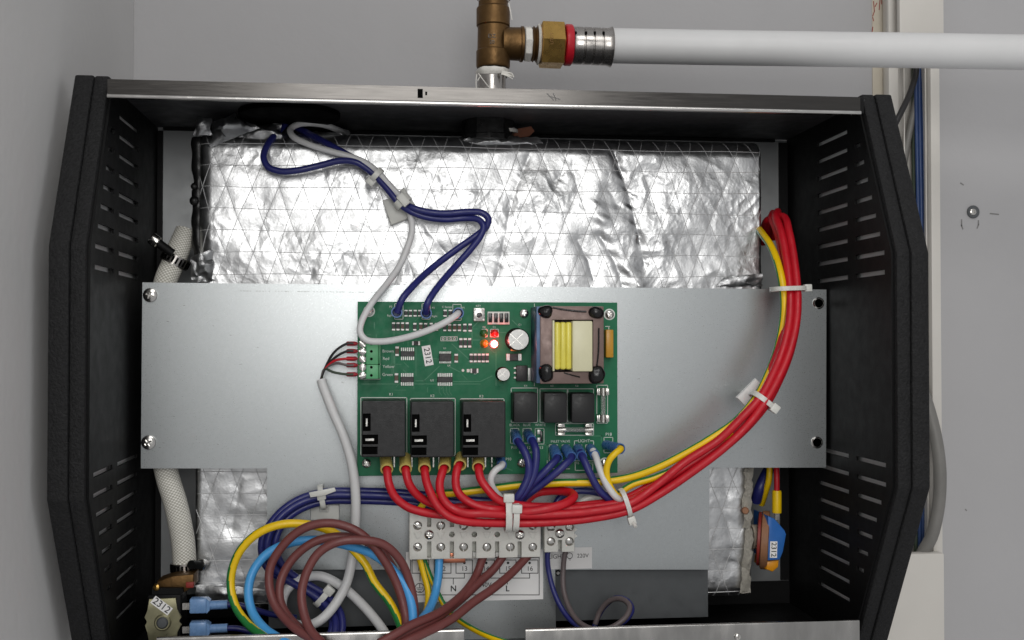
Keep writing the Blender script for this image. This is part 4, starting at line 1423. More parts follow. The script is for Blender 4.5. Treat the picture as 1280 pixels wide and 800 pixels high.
def bundle_path(pre, i0, offs):
    """pre: own points; then the common bundle from index i0 with (normal, depth) offsets in mm, or a function of the index."""
    pts = pxpath(pre)
    c = pxpath(BUN)
    for i in range(i0, len(c)):
        d = c[min(i + 1, len(c) - 1)] - c[max(i - 1, 0)]
        d.y = 0
        d.normalize()
        n = Vector((-d.z, 0, d.x))
        o_ = offs(i)
        if i >= 9:
            o_ = (o_[0] * 0.78, o_[1])
        pts.append(c[i] + n * (o_[0] * .001) + Vector((0, o_[1] * .001, 0)))
    return pts


def red(label, pre, i0, offs, sl):
    path = bundle_path(pre, i0, offs)
    t = thing('red_wire', label, 'wire', W(*sl[1]), 'red relay wires')
    finish('insulation', tube(path, 5.2 * K(-25), 14), 'red_wire', t, smooth=60)
    finish('sleeve', sleeve(W(*sl[0]), W(*sl[1]), 7.6 * K(-28), .76, 1.06, 20), 'straw_sleeve', t, smooth=40)
    return t


def mixo(*keys):
    """piecewise linear offsets over the bundle index"""
    def f(i):
        for (a, va), (b, vb) in zip(keys, keys[1:]):
            if a <= i <= b:
                s = (i - a) / (b - a)
                return (va[0] + (vb[0] - va[0]) * s, va[1] + (vb[1] - va[1]) * s)
        return keys[-1][1] if i > keys[-1][0] else keys[0][1]
    return f


E = 22
red('red wire from the leftmost yellow sleeve under the first large relay',
    [(483.5, 582, -25), (484, 590, -29), (486, 604, -31), (493, 620, -31), (508, 633, -31), (528, 640, -31), (560, 644, -30)], 2, mixo((2, (1.5, 2)), (3, (1.5, 1)), (6, (-2.6, 1)), (11, (-4.2, -1)), (E, (-4.5, 2))), ((482, 571, -18), (483.5, 587, -29)))
red('red wire from the second yellow sleeve, right half of the first large relay',
    [(507, 582, -25), (507.5, 590, -29), (511, 604, -30), (521, 618, -29), (536, 628, -27), (556, 635, -27)], 2, mixo((2, (5.5, 4)), (3, (4.5, 5)), (6, (2.0, 4)), (11, (3.5, 3)), (E, (1, 4))), ((506.5, 571, -18), (507, 586.5, -29)))
red('red wire from the third yellow sleeve, left half of the middle large relay',
    [(530.7, 582, -25), (531, 590, -29), (533, 602, -32), (539, 618, -35), (548, 634, -37), (562, 646, -38), (580, 651.5, -38)], 3, mixo((3, (-4.2, -2)), (6, (-3.5, -4)), (9, (-2.0, -5)), (11, (-0.5, -6)), (14, (-2, -5)), (E, (-3.5, -3))), ((530, 571, -18), (530.7, 586.2, -29)))
red('red wire from the fourth yellow sleeve, right half of the middle large relay',
    [(555.5, 581, -25), (553, 590, -29), (549.5, 604, -32), (552, 620, -35), (562, 633, -37), (580, 641, -38), (605, 642, -38)], 3, mixo((3, (0.8, -4)), (6, (0.5, -6)), (8, (4.5, -4)), (10, (5.5, -5)), (11, (4.0, -5)), (14, (3.0, -4)), (E, (3.5, -2))), ((557, 571, -18), (555.5, 585.5, -29)))
red('red wire from the fifth yellow sleeve, between the middle and right relays',
    [(574.5, 578, -25), (571.5, 586, -29), (569.5, 600, -31), (572, 614, -33), (582, 625, -34), (598, 633, -35), (618, 637, -36)], 3, mixo((3, (3.6, 0)), (6, (1.5, -1)), (11, (0, 0)), (E, (0, 3))), ((577, 570, -18), (575, 581.5, -29)))
red('red wire from the rightmost yellow sleeve under the third large relay',
    [(598, 580, -25), (598.5, 588, -29), (601, 599, -32), (610, 612, -34), (622, 624, -35)], 3, mixo((3, (6.6, -2)), (4, (3.5, 1)), (6, (-0.5, 4)), (11, (-1, 5)), (E, (4, 6))), ((598.5, 571, -18), (598, 584, -29)))
lead('red_wire', 'red wire bent back in a short loop right of the double ties',
     [(622, 636, -24), (642, 640, -34), (665, 639, -37), (690, 634.5, -37), (708, 628.5, -34), (717.5, 620, -28), (708, 614.5, -20), (688, 613.5, -15), (670, 616.5, -13), (660, 624, -14), (655, 634, -14), (651, 645, -12)], 5.6, 'red_wire', 'red relay wires', sides=14)

# --- yellow-green earth leads
YG = ['yellow_wire', 'green_wire']
lead('earth_wire', 'yellow green wire running right along the board foot and up inside the red bundle',
     [(522, 640, -10), (532, 626, -12), (547, 618.5, -15), (575, 615.5, -17), (612, 611, -18), (653, 606, -20), (700, 603.5, -22), (745, 602.5, -24), (785, 597, -27), (820, 585, -31), (855, 567.5, -34), (890, 547, -37), (920, 526, -38), (945, 497, -36), (960, 468, -32), (972, 435, -28), (979, 400, -27), (980, 375, -27), (977, 350, -24), (971, 326, -16), (963, 307, -6), (954, 294, 6), (948, 286, 18)],
     5.0, YG, 'earth wires', stripe=(-3.9, 2.0, 0.26))
lead('earth_wire', 'yellow green wire looping down from the rightmost blue sleeve into the lower tie',
     [(770, 561, -25), (776, 561, -30), (771, 565, -33), (763, 573, -33), (758.5, 584, -32), (759, 598, -31), (764, 611, -31), (772, 621, -31), (780, 625, -30)],
     4.2, YG, 'earth wires', [((757, 556, PB), (775.5, 561, -28), 6.6, 'blue_sleeve', 1.1)], stripe=(0.8, 3.0, 0.32))
lead('earth_wire', 'yellow green wire leaving the lower tie upwards beneath the red bundle',
     [(770, 626, -27), (776, 616, -27), (790, 606, -28), (817, 597.5, -30), (850, 583, -32), (885, 562, -35), (915, 540, -37)],
     4.4, YG, 'earth wires', stripe=(-3.9, 0.0, 0.28))

# --- blue and white leads from the lower row of board terminals
G2 = 'leads of the lower board terminals'
BS = 'blue_sleeve'
lead('blue_wire', 'dark blue wire from the sleeve marked BLACK curving down to the double ties',
     [(645, 548, -20), (648.5, 553, -24), (656, 565, -29), (661, 580, -31), (660, 596, -31), (653, 612, -31), (644, 625, -30), (636, 638, -26)], 5.0, 'blue_wire', G2, [((643.5, 541, PB), (647, 551.5, -23), 6.2, BS, 1.0)])
lead('blue_wire', 'dark blue wire from the sleeve marked BLUE curving down to the double ties',
     [(662, 547, -20), (666, 552, -24), (670, 564, -29), (669.5, 580, -30), (666, 596, -30), (657, 613, -30), (647, 626, -29), (640, 640, -25)], 5.0, 'blue_wire', G2, [((659, 541, PB), (665, 550.5, -23), 6.2, BS, 1.0)])
lead('blue_wire', 'dark blue wire from the left sleeve marked INLET VALVE',
     [(694, 569, -20), (696, 573, -24), (688, 582, -28), (676, 594, -28), (664, 606, -27), (652, 619, -26), (643, 632, -23)], 4.9, 'blue_wire', G2, [((692, 561, PB), (696.7, 573, -23), 7.2, BS, 1.0)])
lead('blue_wire', 'dark blue wire from the right sleeve marked INLET VALVE',
     [(711, 567, -20), (714, 572, -24), (706, 581, -28), (692, 593.5, -28), (676, 606, -26), (660, 618, -24), (647, 630, -20)], 4.9, 'blue_wire', G2, [((707, 561, PB), (714.3, 571.5, -23), 7.2, BS, 1.0)])
lead('blue_wire', 'dark blue wire from the left sleeve marked LIGHT into the lower tie',
     [(725, 565, -20), (728, 571, -24), (734, 584, -28), (741, 599, -29), (750, 614, -29), (764, 625, -28), (782, 630, -26), (800, 626, -22)], 4.9, 'blue_wire', G2, [((722, 560, PB), (727.5, 570.5, -23), 6.8, BS, 1.0)])
lead('white_wire', 'white wire from the right sleeve marked LIGHT into the lower tie',
     [(741, 563, -20), (744.5, 570, -24), (749, 584, -29), (755, 599, -31), (763, 613, -32), (772, 623, -32), (783, 627, -30)], 4.4, 'white_wire', G2, [((737.5, 560, PB), (744, 569.5, -23), 6.6, BS, 1.0)])
lead('white_wire', 'short white wire from the blue sleeve beside the third large relay',
     [(627.5, 577, -20), (627, 582, -26), (619, 588, -28), (613.5, 598, -28), (615, 608, -27), (622, 618, -24), (632, 628, -20)], 4.4, 'white_wire', G2, [((625, 570, PB), (627.3, 581.5, -24), 6.2, BS, 1.05)])
lead('grey_wire', 'pale grey wire arching behind the red bundle down to the two way block',
     [(760, 618, -8), (738, 622, -8), (725, 628, -8), (716, 638, -9), (713, 652, -9)], 4.2, 'grey_plastic', 'leads of the light terminals')
lead('blue_wire', 'dark blue wire running behind the red loop down to the two way block',
     [(785, 628, -18), (758, 619, -12), (735, 614, -10), (715, 615, -9), (700, 622, -8), (692, 636, -9), (689, 652, -9)], 4.2, 'blue_wire', 'leads of the light terminals')

# --- blue loom going left under the red wires
LOOM = [(652, 628, -14), (610, 632, -12), (560, 628, -10), (500, 622, -8), (446, 620, -7), (407, 621, -8), (374, 631, -10), (350, 650, -13), (337.5, 676, -15), (341, 703, -14), (358, 720, -12), (385, 734, -11), (407, 751, -14), (420, 768, -20), (422, 785, -26), (415, 806, -32)]
LO = [((-3.0, -1.0), 'foremost lower wire'), ((2.6, -0.5), 'outermost upper wire'), ((-1.0, -3.6), 'front middle wire'), ((0.8, 2.4), 'rear wire')]
for (dn, dy), nm in LO:
    c = pxpath(LOOM)
    pts = []
    for i in range(len(c)):
        d = c[min(i + 1, len(c) - 1)] - c[max(i - 1, 0)]
        d.y = 0
        d.normalize()
        n = Vector((-d.z, 0, d.x))
        sp = 1.0 + (0.5 * math.sin(i * 1.3 + dn) if 7 < i < 12 else 0.0)
        pts.append(c[i] + n * (dn * .001 * sp) + Vector((0, dy * .001, 0)))
    o = finish('blue_wire', tube(pts, 4.6 * K(-8), 12), 'blue_wire', smooth=60)
    tag(o, 'dark blue wire of the loom bending left then down, ' + nm, 'wire', 'blue loom wires')

# --- white control cable and its five cores
wc = thing('control_cable', 'white round control cable dropping left of the board and coiling at the bottom', 'cable', W(402, 477, -12))
finish('sheath', tube(pxpath([(401.5, 475, -13), (404, 483, -14), (416, 514, -18), (429.5, 545, -20), (439, 576, -20), (443.5, 605, -19), (444.8, 635, -18), (443, 671, -16), (440.5, 696, -16), (433.5, 728, -20), (418.5, 756, -26), (402, 774, -30), (385, 782, -30), (366, 779, -27), (355, 767, -23), (353, 750, -18), (360.5, 735, -14), (377, 723.5, -12), (399, 720, -12), (424, 731, -14), (446, 749, -18), (468, 773, -26), (484, 796, -36), (492, 812, -44)]),
                       5.9 * K(-18), 16), 'white_wire', wc, smooth=60)
for (yy, m, mid) in ((429.5, 'black_wire', (418, 440)), (439, 'brown_wire', (420, 446)), (448.3, 'red_wire', (418, 451)), (456.5, 'greybrown_wire', (420, 454)), (468, 'olive_cable', (416, 465))):
    finish('core', tube(pxpath([(401.8 + (yy - 448) * .05, 478, -13), (402.5, 470, -14), (406, 461, -15), (mid[0], mid[1], -17), (434, yy, -18), (442, yy, -18)]), 1.6 * K(-15), 8), 'black_wire' if m == 'brown_wire' else m, wc, smooth=60)
    finish('ferrule', lathe([(1.9 * K(-18), 0), (2.9 * K(-18), .0006), (2.9 * K(-18), .0048), (1.9 * K(-18), .0062), (.9 * K(-18), .0062), (.9 * K(-18), .008), (0, .008)], W(432.8, yy, -17), (1, 0, 0), 14), 'red_sleeve', wc, smooth=40)

# --- mains coil at the lower left
G3 = 'mains wires coiled at the lower left'
lead('earth_wire', 'thick yellow green wire, outermost loop of the coil at the lower left',
     [(503, 790, -50), (498, 775, -44), (487, 753, -38), (468, 728, -34), (457, 706, -32), (443, 689, -31), (421, 668, -30), (402, 659.5, -31), (380, 655, -32), (352, 655.5, -33), (325, 665, -33), (303, 684.5, -32), (291, 709, -31), (288.5, 734, -32), (295, 759, -36), (311, 781, -44), (333, 798, -54), (350, 810, -62)],
     5.2, YG, G3, stripe=(-4.15, 28.0, 0.4), sides=16)
lead('mains_wire', 'light blue wire of the coil passing from the lower left loop to the label edge',
     [(508, 806, -60), (514, 790, -54), (516, 771, -48), (513, 750, -44), (504, 728, -41), (484.5, 706, -39), (462.5, 691, -36), (435, 682, -32), (408, 676.5, -28), (385, 675, -27), (358, 680, -27), (333, 693, -28), (316, 715, -30), (310.5, 739, -33), (315, 764, -38), (331, 786, -48), (354, 801, -58), (372, 812, -64)],
     5.6, 'sky_wire', G3)
lead('mains_wire', 'light blue wire entering the second terminal from below',
     [(549, 690, -11), (548.8, 699, -12), (548.3, 714, -14), (545.5, 735, -18), (540, 754, -26), (531.5, 769, -38), (518, 781, -52), (500, 794, -60), (484, 806, -66)], 5.4, 'sky_wire', G3)
lead('mains_wire', 'brown wire on the widest brown loop of the lower left coil',
     [(497, 806, -62), (507, 786, -52), (506, 765, -46), (498, 735, -43), (484, 706, -43), (466, 681, -44), (446, 664, -44), (419, 654.5, -43), (394, 655.5, -42), (372, 665, -41), (350, 686.5, -40), (338, 709, -40), (336.5, 731, -42), (342, 753, -46), (355, 772, -52), (374, 789, -60), (396, 801, -66), (412, 810, -70)],
     5.5, 'brown_wire', G3)
lead('mains_wire', 'brown wire on the middle brown loop of the lower left coil',
     [(505, 806, -56), (509, 786, -45), (508, 765, -40), (501, 735, -37), (490, 708, -36), (474, 687, -36), (447, 673, -37), (414, 671.5, -37), (388, 680, -37), (364, 701, -37), (351, 726, -39), (350, 750, -43), (361, 772, -50), (380, 789, -58), (402, 803, -66)],
     5.5, 'brown_wire', G3)
lead('mains_wire', 'brown wire on the smallest brown loop of the lower left coil',
     [(511, 806, -62), (517, 785, -50), (518, 760, -44), (512, 728, -42), (500, 700, -44), (480, 681, -47), (457, 675.5, -49), (424, 677, -50), (399, 690.5, -50), (383.5, 715, -51), (377, 742, -53), (380.5, 769, -58), (389, 789, -64), (402, 803, -70)],
     5.5, 'brown_wire', G3)
lead('mains_wire', 'brown wire entering the fourth terminal',
     [(606, 690, -11), (602.5, 700, -13), (595.5, 719, -18), (583, 738, -28), (566, 754, -40), (545, 768, -52), (514, 781.5, -64), (494, 793, -70), (474, 804, -74)], 5.5, 'brown_wire', G3)
lead('mains_wire', 'brown wire entering the fifth terminal',
     [(632, 690, -11), (626, 699.5, -13), (616, 712.5, -16), (600, 727, -22), (583, 743, -30), (564, 759, -40), (543, 774, -52), (515, 788, -62), (494, 800, -68), (480, 810, -72)], 5.5, 'brown_wire', G3)
lead('mains_wire', 'brown wire entering the sixth terminal at the right end',
     [(664, 690, -11), (655.5, 699.5, -14), (640, 716, -20), (617.5, 735, -30), (592, 752.5, -40), (565, 773.5, -52), (532, 790.5, -64), (514, 799, -70), (496, 808, -74)], 5.5, 'brown_wire', G3)
lead('earth_wire', 'yellow green wire from the first terminal running down behind the light blue wire',
     [(522, 690, -11), (525, 699, -12), (530, 718, -13), (535, 737, -15), (535, 755, -20), (529, 775, -32), (520, 792, -42), (512, 808, -50)], 4.2, YG, G3, stripe=(-3.6, 3.0, 0.3))
lead('earth_wire', 'thin yellow green wire crossing under the brown wires towards the bottom rail',
     [(526, 690, -9), (530, 700, -9), (538, 721, -10), (546, 739, -12), (557, 759, -16), (569, 771.5, -22), (590, 785.5, -34), (611, 795.5, -46), (645, 807, -58)], 3.4, YG, G3, stripe=(-3.9, 4.0, 0.4))

# --- light leads
G4 = 'leads of the light terminals'
lead('blue_wire', 'dark blue wire below the two way block making the small loop at the bottom',
     [(686, 684, -9), (684.3, 693, -9), (685.5, 712, -9), (692.5, 740, -12), (705, 765, -18), (722, 782, -26), (742, 788, -32), (762, 785, -36), (781, 776, -34), (790, 762, -28), (783.5, 750.5, -20), (770, 747.5, -14), (756, 757.5, -10), (747, 772, -10), (742, 788, -12)], 3.4, 'blue_wire', G4)
lead('grey_wire', 'grey brown wire below the two way block making the small loop at the bottom',
     [(709, 684, -9), (706, 693, -9), (704, 712, -9), (704.5, 737, -12), (712.5, 762, -20), (726, 779.5, -29), (745, 787, -36), (765, 784, -40), (782, 771.5, -38), (787, 757.5, -32), (776, 748.5, -24), (762, 751, -18), (750, 764, -14), (744, 780, -14)], 3.4, 'greybrown_wire', G4)

# --- ties on the looms
cable_tie('left of the two nylon ties round the red bundle above the terminal block', 634.5, 643, -31, 0, 9.0, 8.5, 3.6, (1, 6))
cable_tie('right of the two nylon ties round the red bundle above the terminal block', 643.5, 645, -31, -2, 7.6, 8.8, 3.4, (0.62, 9))
cable_tie('nylon tie round the red bundle right of the two way block', 781, 628, -30, 18, 7.4, 7.6, 2.6, (-1.2, 4), tail=(1.5, -4, -3))
cable_tie('nylon tie round the red bundle on the adhesive mount', 953, 501, -36, 52, 7.6, 7.4, 3.0, (-0.75, 6))
cable_tie('nylon tie round the rising red bundle near the plate top edge', 985, 361, -24, 92, 9.6, 8.0, 2.6, (-1, 3))
cable_tie('nylon tie on the blue loom crossing the white coil', 403, 746, -13, -42, 5.4, 5.4, 3.4, (0.9, 4))
t = cable_tie('nylon tie with a broad tail on the blue loom left of the white cable', 403, 621, -8, 10, 6.4, 6.4, 3.0, (0.2, 6))
finish('tie_tail', pprism([(386, 616), (418, 609.5), (420, 614), (407, 619), (388, 622)], -18, -16.4, bev=.0003), 'nylon', t)
mt = thing('adhesive_mount', 'translucent square cable mount on the plate beneath the blue loom', 'cable mount', W(406, 641, 0))
finish('mount_base', pbox(388, 631, 424, 650, -3.5, -.05, .0008), 'nylon', mt)
finish('mount_saddle', pbox(399, 628, 411, 640, -5.2, -3.4, .0006), 'nylon', mt)
mt = thing('adhesive_mount', 'white square cable mount tilted on the plate behind the red bundle', 'cable mount', W(945, 490, 0))
finish('mount_base', pprism([(921, 497), (945, 473), (960, 488), (936, 512)], -23, -20, bev=.0005), 'white_plastic', mt)
finish('mount_post', pprism([(938, 492), (948, 484), (953, 492), (943, 500)], -20.2, -.05), 'nylon', mt)

# ================================================================== pipework on the wall
TY = 33.0
kx = K(TY)


def lx(pairs, axis_px, material, name, parent, vertical=True, seg=28, py0=None):
    """lathe from (pixel position along the axis, radius px) pairs; vertical: axis x = axis_px, else axis y = axis_px"""
    if vertical:
        base = W(axis_px, pairs[0][0], TY)
        pr = [(r * kx, (p - pairs[0][0]) * kx) for p, r in pairs]
        bmq = lathe(pr, base, (0, 0, -1), seg)
    else:
        base = W(pairs[0][0], axis_px, TY)
        pr = [(r * kx, (p - pairs[0][0]) * kx) for p, r in pairs]
        bmq = lathe(pr, base, (1, 0, -0.012), seg)
    return finish(name, bmq, material, parent, smooth=40)


tee = thing('brass_tee', 'tarnished bronze tee fitting standing above the casing', 'pipe fitting', W(616, 88, TY))
lx([(2.5, 0), (2.5, 18.4), (9.2, 18.8), (10.5, 20.6), (12, 21.2), (33, 21.2), (34.5, 19.6), (64, 20), (65.5, 21.4), (84, 21.4), (86.5, 20.2), (86.5, 0)], 616.5, 'bronze', 'tee_body', tee)
lx([(628, 0), (628, 20.5), (634, 21), (635.5, 20.5), (650, 20.8), (651, 22.3), (654, 22.3), (654.5, 21), (654.5, 0)], 54.3, 'bronze', 'tee_branch', tee, False)
text('DZ', 615, 45, TY - 10.3, 5.0, tee, 'black_gloss', name='cast_mark')
text('20', 615, 52.5, TY - 10.3, 4.6, tee, 'black_gloss', name='cast_mark')
tp = thing('upper_nipple', 'dark threaded nipple with white sealing tape above the tee', 'pipe nipple', W(617, 8, TY))
lx([(-30, 0), (-30, 22), (-1, 22), (0, 20), (0, 0)], 617, 'bronze', 'nut', tp)
lx([(0.1, 0), (0.1, 18.6), (1, 19.6), (2.3, 19), (2.4, 0)], 617, 'ptfe', 'sealing_tape', tp)
np_ = thing('steel_nipple', 'shiny steel nipple with white sealing tape leading from the tee into the tank', 'pipe nipple', W(614, 160, TY))
lx([(94, 0), (94, 18), (164, 18), (164, 0)], 614.5, 'stainless', 'pipe', np_)
tw = lathe([(r * kx, h * kx) for r, h in ((0, 0), (20, 0.2), (21, 3), (20.4, 6), (19.2, 9), (0, 9))], W(615.5, 86.9, TY), (0, 0, -1), 30)
for v in tw.verts:
    v.co += Vector((noise.noise(v.co * 260), noise.noise(v.co * 260 + Vector((4, 4, 4))), 0.6 * noise.noise(v.co * 200))) * .0012
finish('sealing_tape', tw, 'ptfe', np_, smooth=50)
for pts in ([(596, 93, 24), (595, 101, 23), (595.5, 112, 24)], [(598, 92, 22), (604, 100, 21), (612, 110, 22)], [(632, 92, 23), (640, 92, 21), (642, 97, 21)], [(601, 94, 22), (597, 101, 22)], [(628, 93, 22), (636, 96, 21), (641, 99, 21)]):
    finish('tape_thread', tube(pxpath(pts), .00035, 6), 'ptfe', np_)
finish('tape_flag', pprism([(628, 88), (640, 91), (643, 96), (634, 95), (626, 93)], 22, 22.6), 'ptfe', np_)
finish('tape_thread', tube(pxpath([(636, 4, 25), (638, 14, 23), (640, 25, 23)]), .0004, 6), 'ptfe', tee)
cp = thing('press_coupling', 'brass hexagon coupling with red ring and steel press sleeve beside the tee', 'pipe fitting', W(710, 84, TY))
lx([(655, 0), (655, 21), (656, 22), (663, 22.3), (664, 21.3), (664, 0)], 55, 'ptfe', 'tape_collar', cp, False, 8)
lx([(664.2, 0), (664.2, 20), (666.5, 22.5), (668.5, 20.2), (671, 22.3), (671, 0)], 55.2, 'bronze', 'thread', cp, False)
lx([(671.2, 0), (671.2, 24), (673, 26), (675, 23.5), (675, 0)], 55.4, 'ptfe', 'sealing_tape', cp, False)
hexo = lx([(675.2, 0), (675.2, 27), (676.5, 30), (703.5, 30), (705, 27), (705, 0)], 55.8, 'brass', 'hexagon_nut', cp, False, 6)
hexo.data.polygons.foreach_set('use_smooth', [False] * len(hexo.data.polygons))
text('UTLIT', 690, 48, TY - 15, 4.0, cp, 'bronze', rot=-90, name='stamp')
lx([(705.2, 0), (705.2, 24.5), (706.5, 26), (713.5, 26), (715, 24.8), (715, 0)], 56.2, 'red_plastic', 'red_ring', cp, False)
lx([(715.2, 0), (715.2, 22.6), (717, 23.6), (727.5, 23.6), (728.2, 22.6), (729.2, 22.6), (730, 23.6), (739, 23.6), (739.7, 22.6), (740.7, 22.6), (741.5, 23.6), (750.5, 23.6), (751.2, 22.6), (752.2, 22.6), (753, 23.6), (760, 23.4), (763.5, 24.6), (765.2, 25.6), (765.8, 24.5), (765.8, 0)],
   56.9, 'stainless', 'press_sleeve', cp, False, 36)
wh = bmesh.new()
for (x, a) in ((720, 0.3), (733, 0.3), (744, 0.3), (755, 0.3)):
    pbox(x - 1.6, 39, x + 1.2, 43, TY - 11.0, TY - 9.5, .0002, bm=wh)
finish('inspection_window', wh, 'slot_black', cp)
pp = finish('white_pipe', tube([W(766, 57.2, TY), W(900, 59.6, 26), W(1100, 62.4, 14), W(1300, 65.6, 0), W(1420, 67.5, -8)], 22.3 * K(24), 28, step=.01), 'white_pipe', smooth=60)
tag(pp, 'white plastic water pipe running right from the brass coupling across the wall', 'pipe')

# ================================================================== braided hose at the left
hs = thing('braided_hose', 'cream braided hose passing behind the left end of the plate', 'hose', W(231, 704, 12))
finish('hose_body', tube(pxpath([(233, 290, 34), (225, 308, 30), (216, 330, 25), (207, 352, 20), (200, 400, 16), (198, 470, 14), (200, 540, 14), (208, 590, 13), (220, 632, 12), (228.5, 675, 12), (231, 708, 12)]), 14.0 * K(16), 22), 'hose_braid', hs, smooth=60)


def hose_clamp(label, px, py, Y, ang, rpx, wpx, screw):
    d = Vector((math.cos(math.radians(ang)), 0, math.sin(math.radians(ang))))
    c = W(px, py, Y)
    k = K(Y)
    root = thing('hose_clamp', label, 'hose clamp', c, 'hose clamps')
    finish('band', lathe([(rpx * k, -wpx * k / 2), (rpx * k + .0011, -wpx * k / 2), (rpx * k + .0011, wpx * k / 2), (rpx * k, wpx * k / 2), (rpx * k, -wpx * k / 2)], c, d, 30), 'stainless', root, smooth=40)
    a, u, v = frame_for(d)
    for i in range(22):
        t = 2 * math.pi * i / 22
        nrm = u * math.cos(t) + v * math.sin(t)
        tg = -u * math.sin(t) + v * math.cos(t)
        bm = bmesh.new()
        bx(bm, -.0006, .0006, -.0002, .0002, -wpx * k * .33, wpx * k * .33)
        for w in bm.verts:
            q = w.co.copy()
            w.co = c + nrm * (rpx * k + .0011 + q.y) + tg * q.x + a * q.z
        finish('band_slot', bm, 'slot_black', root, smooth=0)
    s0, s1 = screw
    finish('worm_housing', lathe([(.0026, 0), (.0026, .010), (.0022, .0105), (0, .0105)], W(*s0), W(*s1) - W(*s0), 12), 'black_metal', root)
    finish('worm_screw', lathe([(.0030, .0102), (.0036, .0108), (.0036, .0148), (.003, .0156), (0, .0156)], W(*s0), W(*s1) - W(*s0), 16), 'nickel', root, smooth=40)
    return root


hose_clamp('worm drive hose clamp on the upper end of the braided hose', 219.5, 325, 26, 62, 15.3, 12, ((216, 317, 12), (205, 309, 11)))
hose_clamp('worm drive hose clamp on the lower end of the braided hose above the valve', 231, 709, 12, -88, 14.6, 12, ((239, 706, 0), (246, 706, 6)))

# ================================================================== drain valve at the lower left
vy = -14.0
vl = thing('drain_valve', 'zinc plated drain valve with sticker under the braided hose at the lower left', 'valve', W(204, 800, vy))
br = finish('valve_bracket', pprism([(186, 749), (220, 747.5), (220.7, 761), (227, 772), (223.5, 775), (223.5, 778), (227, 781), (221, 790), (221, 806), (186, 806), (185, 791), (180.5, 782), (184, 779), (184, 776), (180, 772), (185, 763)], vy, vy + 1.4, bev=.0003), 'zinc_yellow', vl)
finish('bracket_flange', pprism([(190, 735), (228, 735), (229, 741), (221, 748), (190, 748)], vy + 3, vy + 10), 'black_metal', vl)
finish('coil_body', pbox(184, 744, 226, 812, vy + 2, vy + 22, .001), 'black_metal', vl)
finish('bolt_washer', lathe([(10 * K(vy), 0), (10 * K(vy), .0008), (8.5 * K(vy), .0014), (7.2 * K(vy), .0014), (7.2 * K(vy), 0)], W(203.5, 778, vy), seg=26), 'zinc_yellow', vl, smooth=40)
finish('bolt_head', lathe([(7 * K(vy), 0), (7 * K(vy), .0014), (5.5 * K(vy), .0022), (0, .0024)], W(203.5, 778, vy), seg=22), 'dark_steel', vl, smooth=40)
finish('valve_body', pprism([(196, 727), (216, 720), (242, 718), (242, 733), (230, 741), (197, 741)], vy + 6, vy + 22, bev=.001), 'bronze', vl)
finish('hose_tail', lathe([(11 * K(10), 0), (12.5 * K(10), .004), (12 * K(10), .010), (0, .010)], W(231, 732, 12), (0, 0, 1), 20), 'stainless', vl)
finish('body_screw', lathe([(.002, 0), (.002, .001), (.001, .0018), (0, .0018)], W(196, 734, vy + 3), (-.4, -1, .2), 12), 'brass', vl)
finish('red_seal', pbox(232, 728, 242, 735, vy + 5, vy + 9, .0005), 'gasket_red', vl)
sticker(202, 757, vy - .25, 26, 10.5, 38, vl, th=8.2)['label'] = 'tilted white sticker printed 2312'
for (y0, y1, tone, pos) in ((749, 767, 0, 'upper'), (778.5, 796.5, 1, 'lower')):
    Yc = -16
    cn = thing('spade_connector', pos + ' of the two pale blue insulated spade connectors right of the drain valve', 'connector', W(260, (y0 + y1) / 2, Yc), 'spade connectors')
    finish('hood', pbox(236.5, y0, 258, y1, Yc, Yc + 7, .0009), 'paleblue_sleeve', cn)
    finish('hood_taper', pprism([(258, y0 - .3), (262, y0 + 3), (262, y1 - 4), (258, y1 + .3)], Yc + .3, Yc + 6.7), 'paleblue_sleeve', cn)
    finish('barrel', tube(pxpath([(261.5, (y0 + y1) / 2 - 1.5, Yc + 3.5), (284.5, (y0 + y1) / 2 - 2.5, Yc + 3.5)]), 5.4 * K(Yc), 14, smoothed=False), 'paleblue_sleeve', cn, smooth=40)
    finish('blade', pbox(228, (y0 + y1) / 2 - 4, 238, (y0 + y1) / 2 + 4, Yc + 3, Yc + 4), 'tinned', cn)
    ye = (y0 + y1) / 2 - 2
    finish('lead', tube(pxpath([(280, ye, Yc + 3.5), (296, ye, Yc + 3.5), (315, ye + 5, Yc + 4), (340, ye + 12, Yc + 8), (370, ye + 16, Yc + 12)]), 3.6 * K(Yc), 10), 'blue_wire', cn, smooth=60)

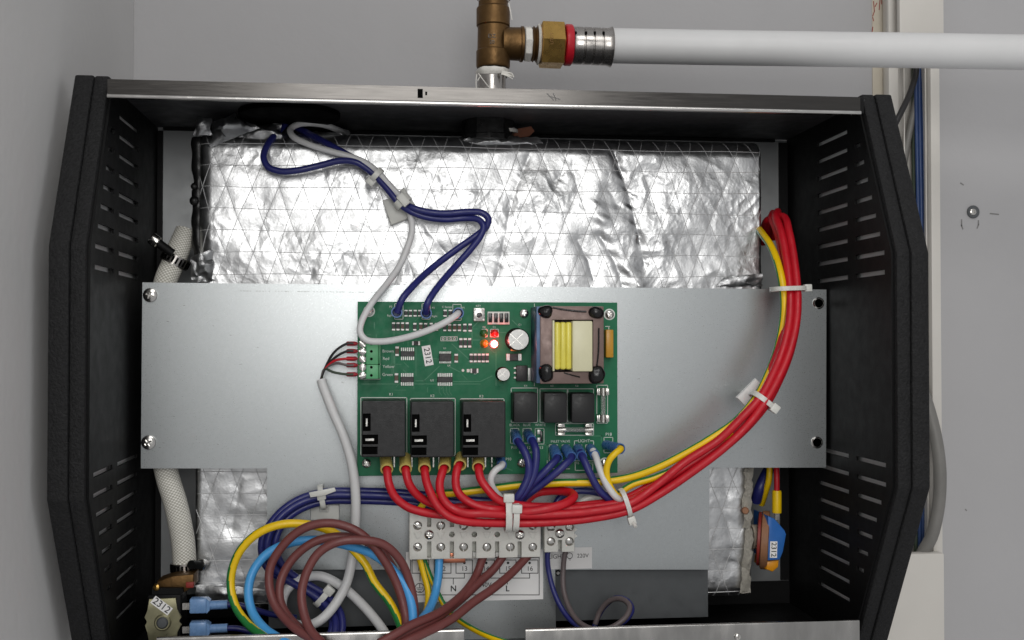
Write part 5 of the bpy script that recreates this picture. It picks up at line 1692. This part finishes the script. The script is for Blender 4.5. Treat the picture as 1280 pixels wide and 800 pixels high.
# ================================================================== thermostat at the right end of the tank
th = thing('thermostat', 'blue and orange thermostat with brown flange at the right end of the tank', 'thermostat', W(960, 714, 26))
hy = 27.0
kk = K(hy)
finish('mounting_stud', lathe([(15.5 * kk, 0), (15.5 * kk, 12 * kk)], W(938.5, 671, hy), (1, 0, 0), 24), 'tan_body', th, smooth=40)
finish('sealing_ring', lathe([(31 * kk, 0), (34 * kk, 1 * kk), (34 * kk, 4 * kk), (31 * kk, 5 * kk)], W(946.5, 673, hy), (1, -.36, -.06), 36), 'gasket_red', th, smooth=40)
finish('flange_disc', lathe([(35 * kk, 0), (37 * kk, 1.2 * kk), (37 * kk, 9 * kk), (35 * kk, 10 * kk)], W(951, 674.5, hy), (1, -.36, -.06), 36), 'terracotta', th, smooth=40)
finish('switch_body', pprism([(960, 645), (968, 648), (981, 663), (983, 668), (979, 690), (975, 700), (960, 701)], 12, 40, bev=.0008), 'blue_body', th)
finish('end_cover', pprism([(959, 702), (974, 700), (973, 709), (966, 715), (958, 712)], 14, 38, bev=.0008), 'orange_body', th)
sticker(967, 687, 11.8, 21, 9.4, 92, th, th=6.6)['label'] = 'upright white sticker printed 2312'
ht = thing('heater_lead', 'red lead with a yellow crimp sleeve hanging down to the thermostat', 'wire', W(971, 640, 20))
finish('insulation', tube(pxpath([(970, 540, 26), (970.5, 580, 22), (971, 600, 20), (971, 618, 20)]), 3.6 * kk, 12), 'red_wire', ht, smooth=60)
finish('sleeve', sleeve(W(971, 613, 20), W(971, 641, 20), 6 * kk, .7, 1.0), 'yellow_wire', ht, smooth=40)
finish('blade', pbox(969, 639, 974, 650, 19.5, 20.5), 'tinned', ht)
lead('earth_wire', 'yellow wire partly hidden at the tank end beside the red lead', [(961, 560, 30), (962, 585, 28), (961, 600, 28), (957, 614, 32), (952, 630, 40)], 4.2, 'yellow_wire', 'leads at the tank end')
lead('blue_wire', 'dark blue taped lead end tucked behind the foil edge beside the thermostat', [(962, 585, 36), (954, 600, 34), (949, 612, 33), (945, 626, 38)], 7.0, 'blue_wire', 'leads at the tank end')
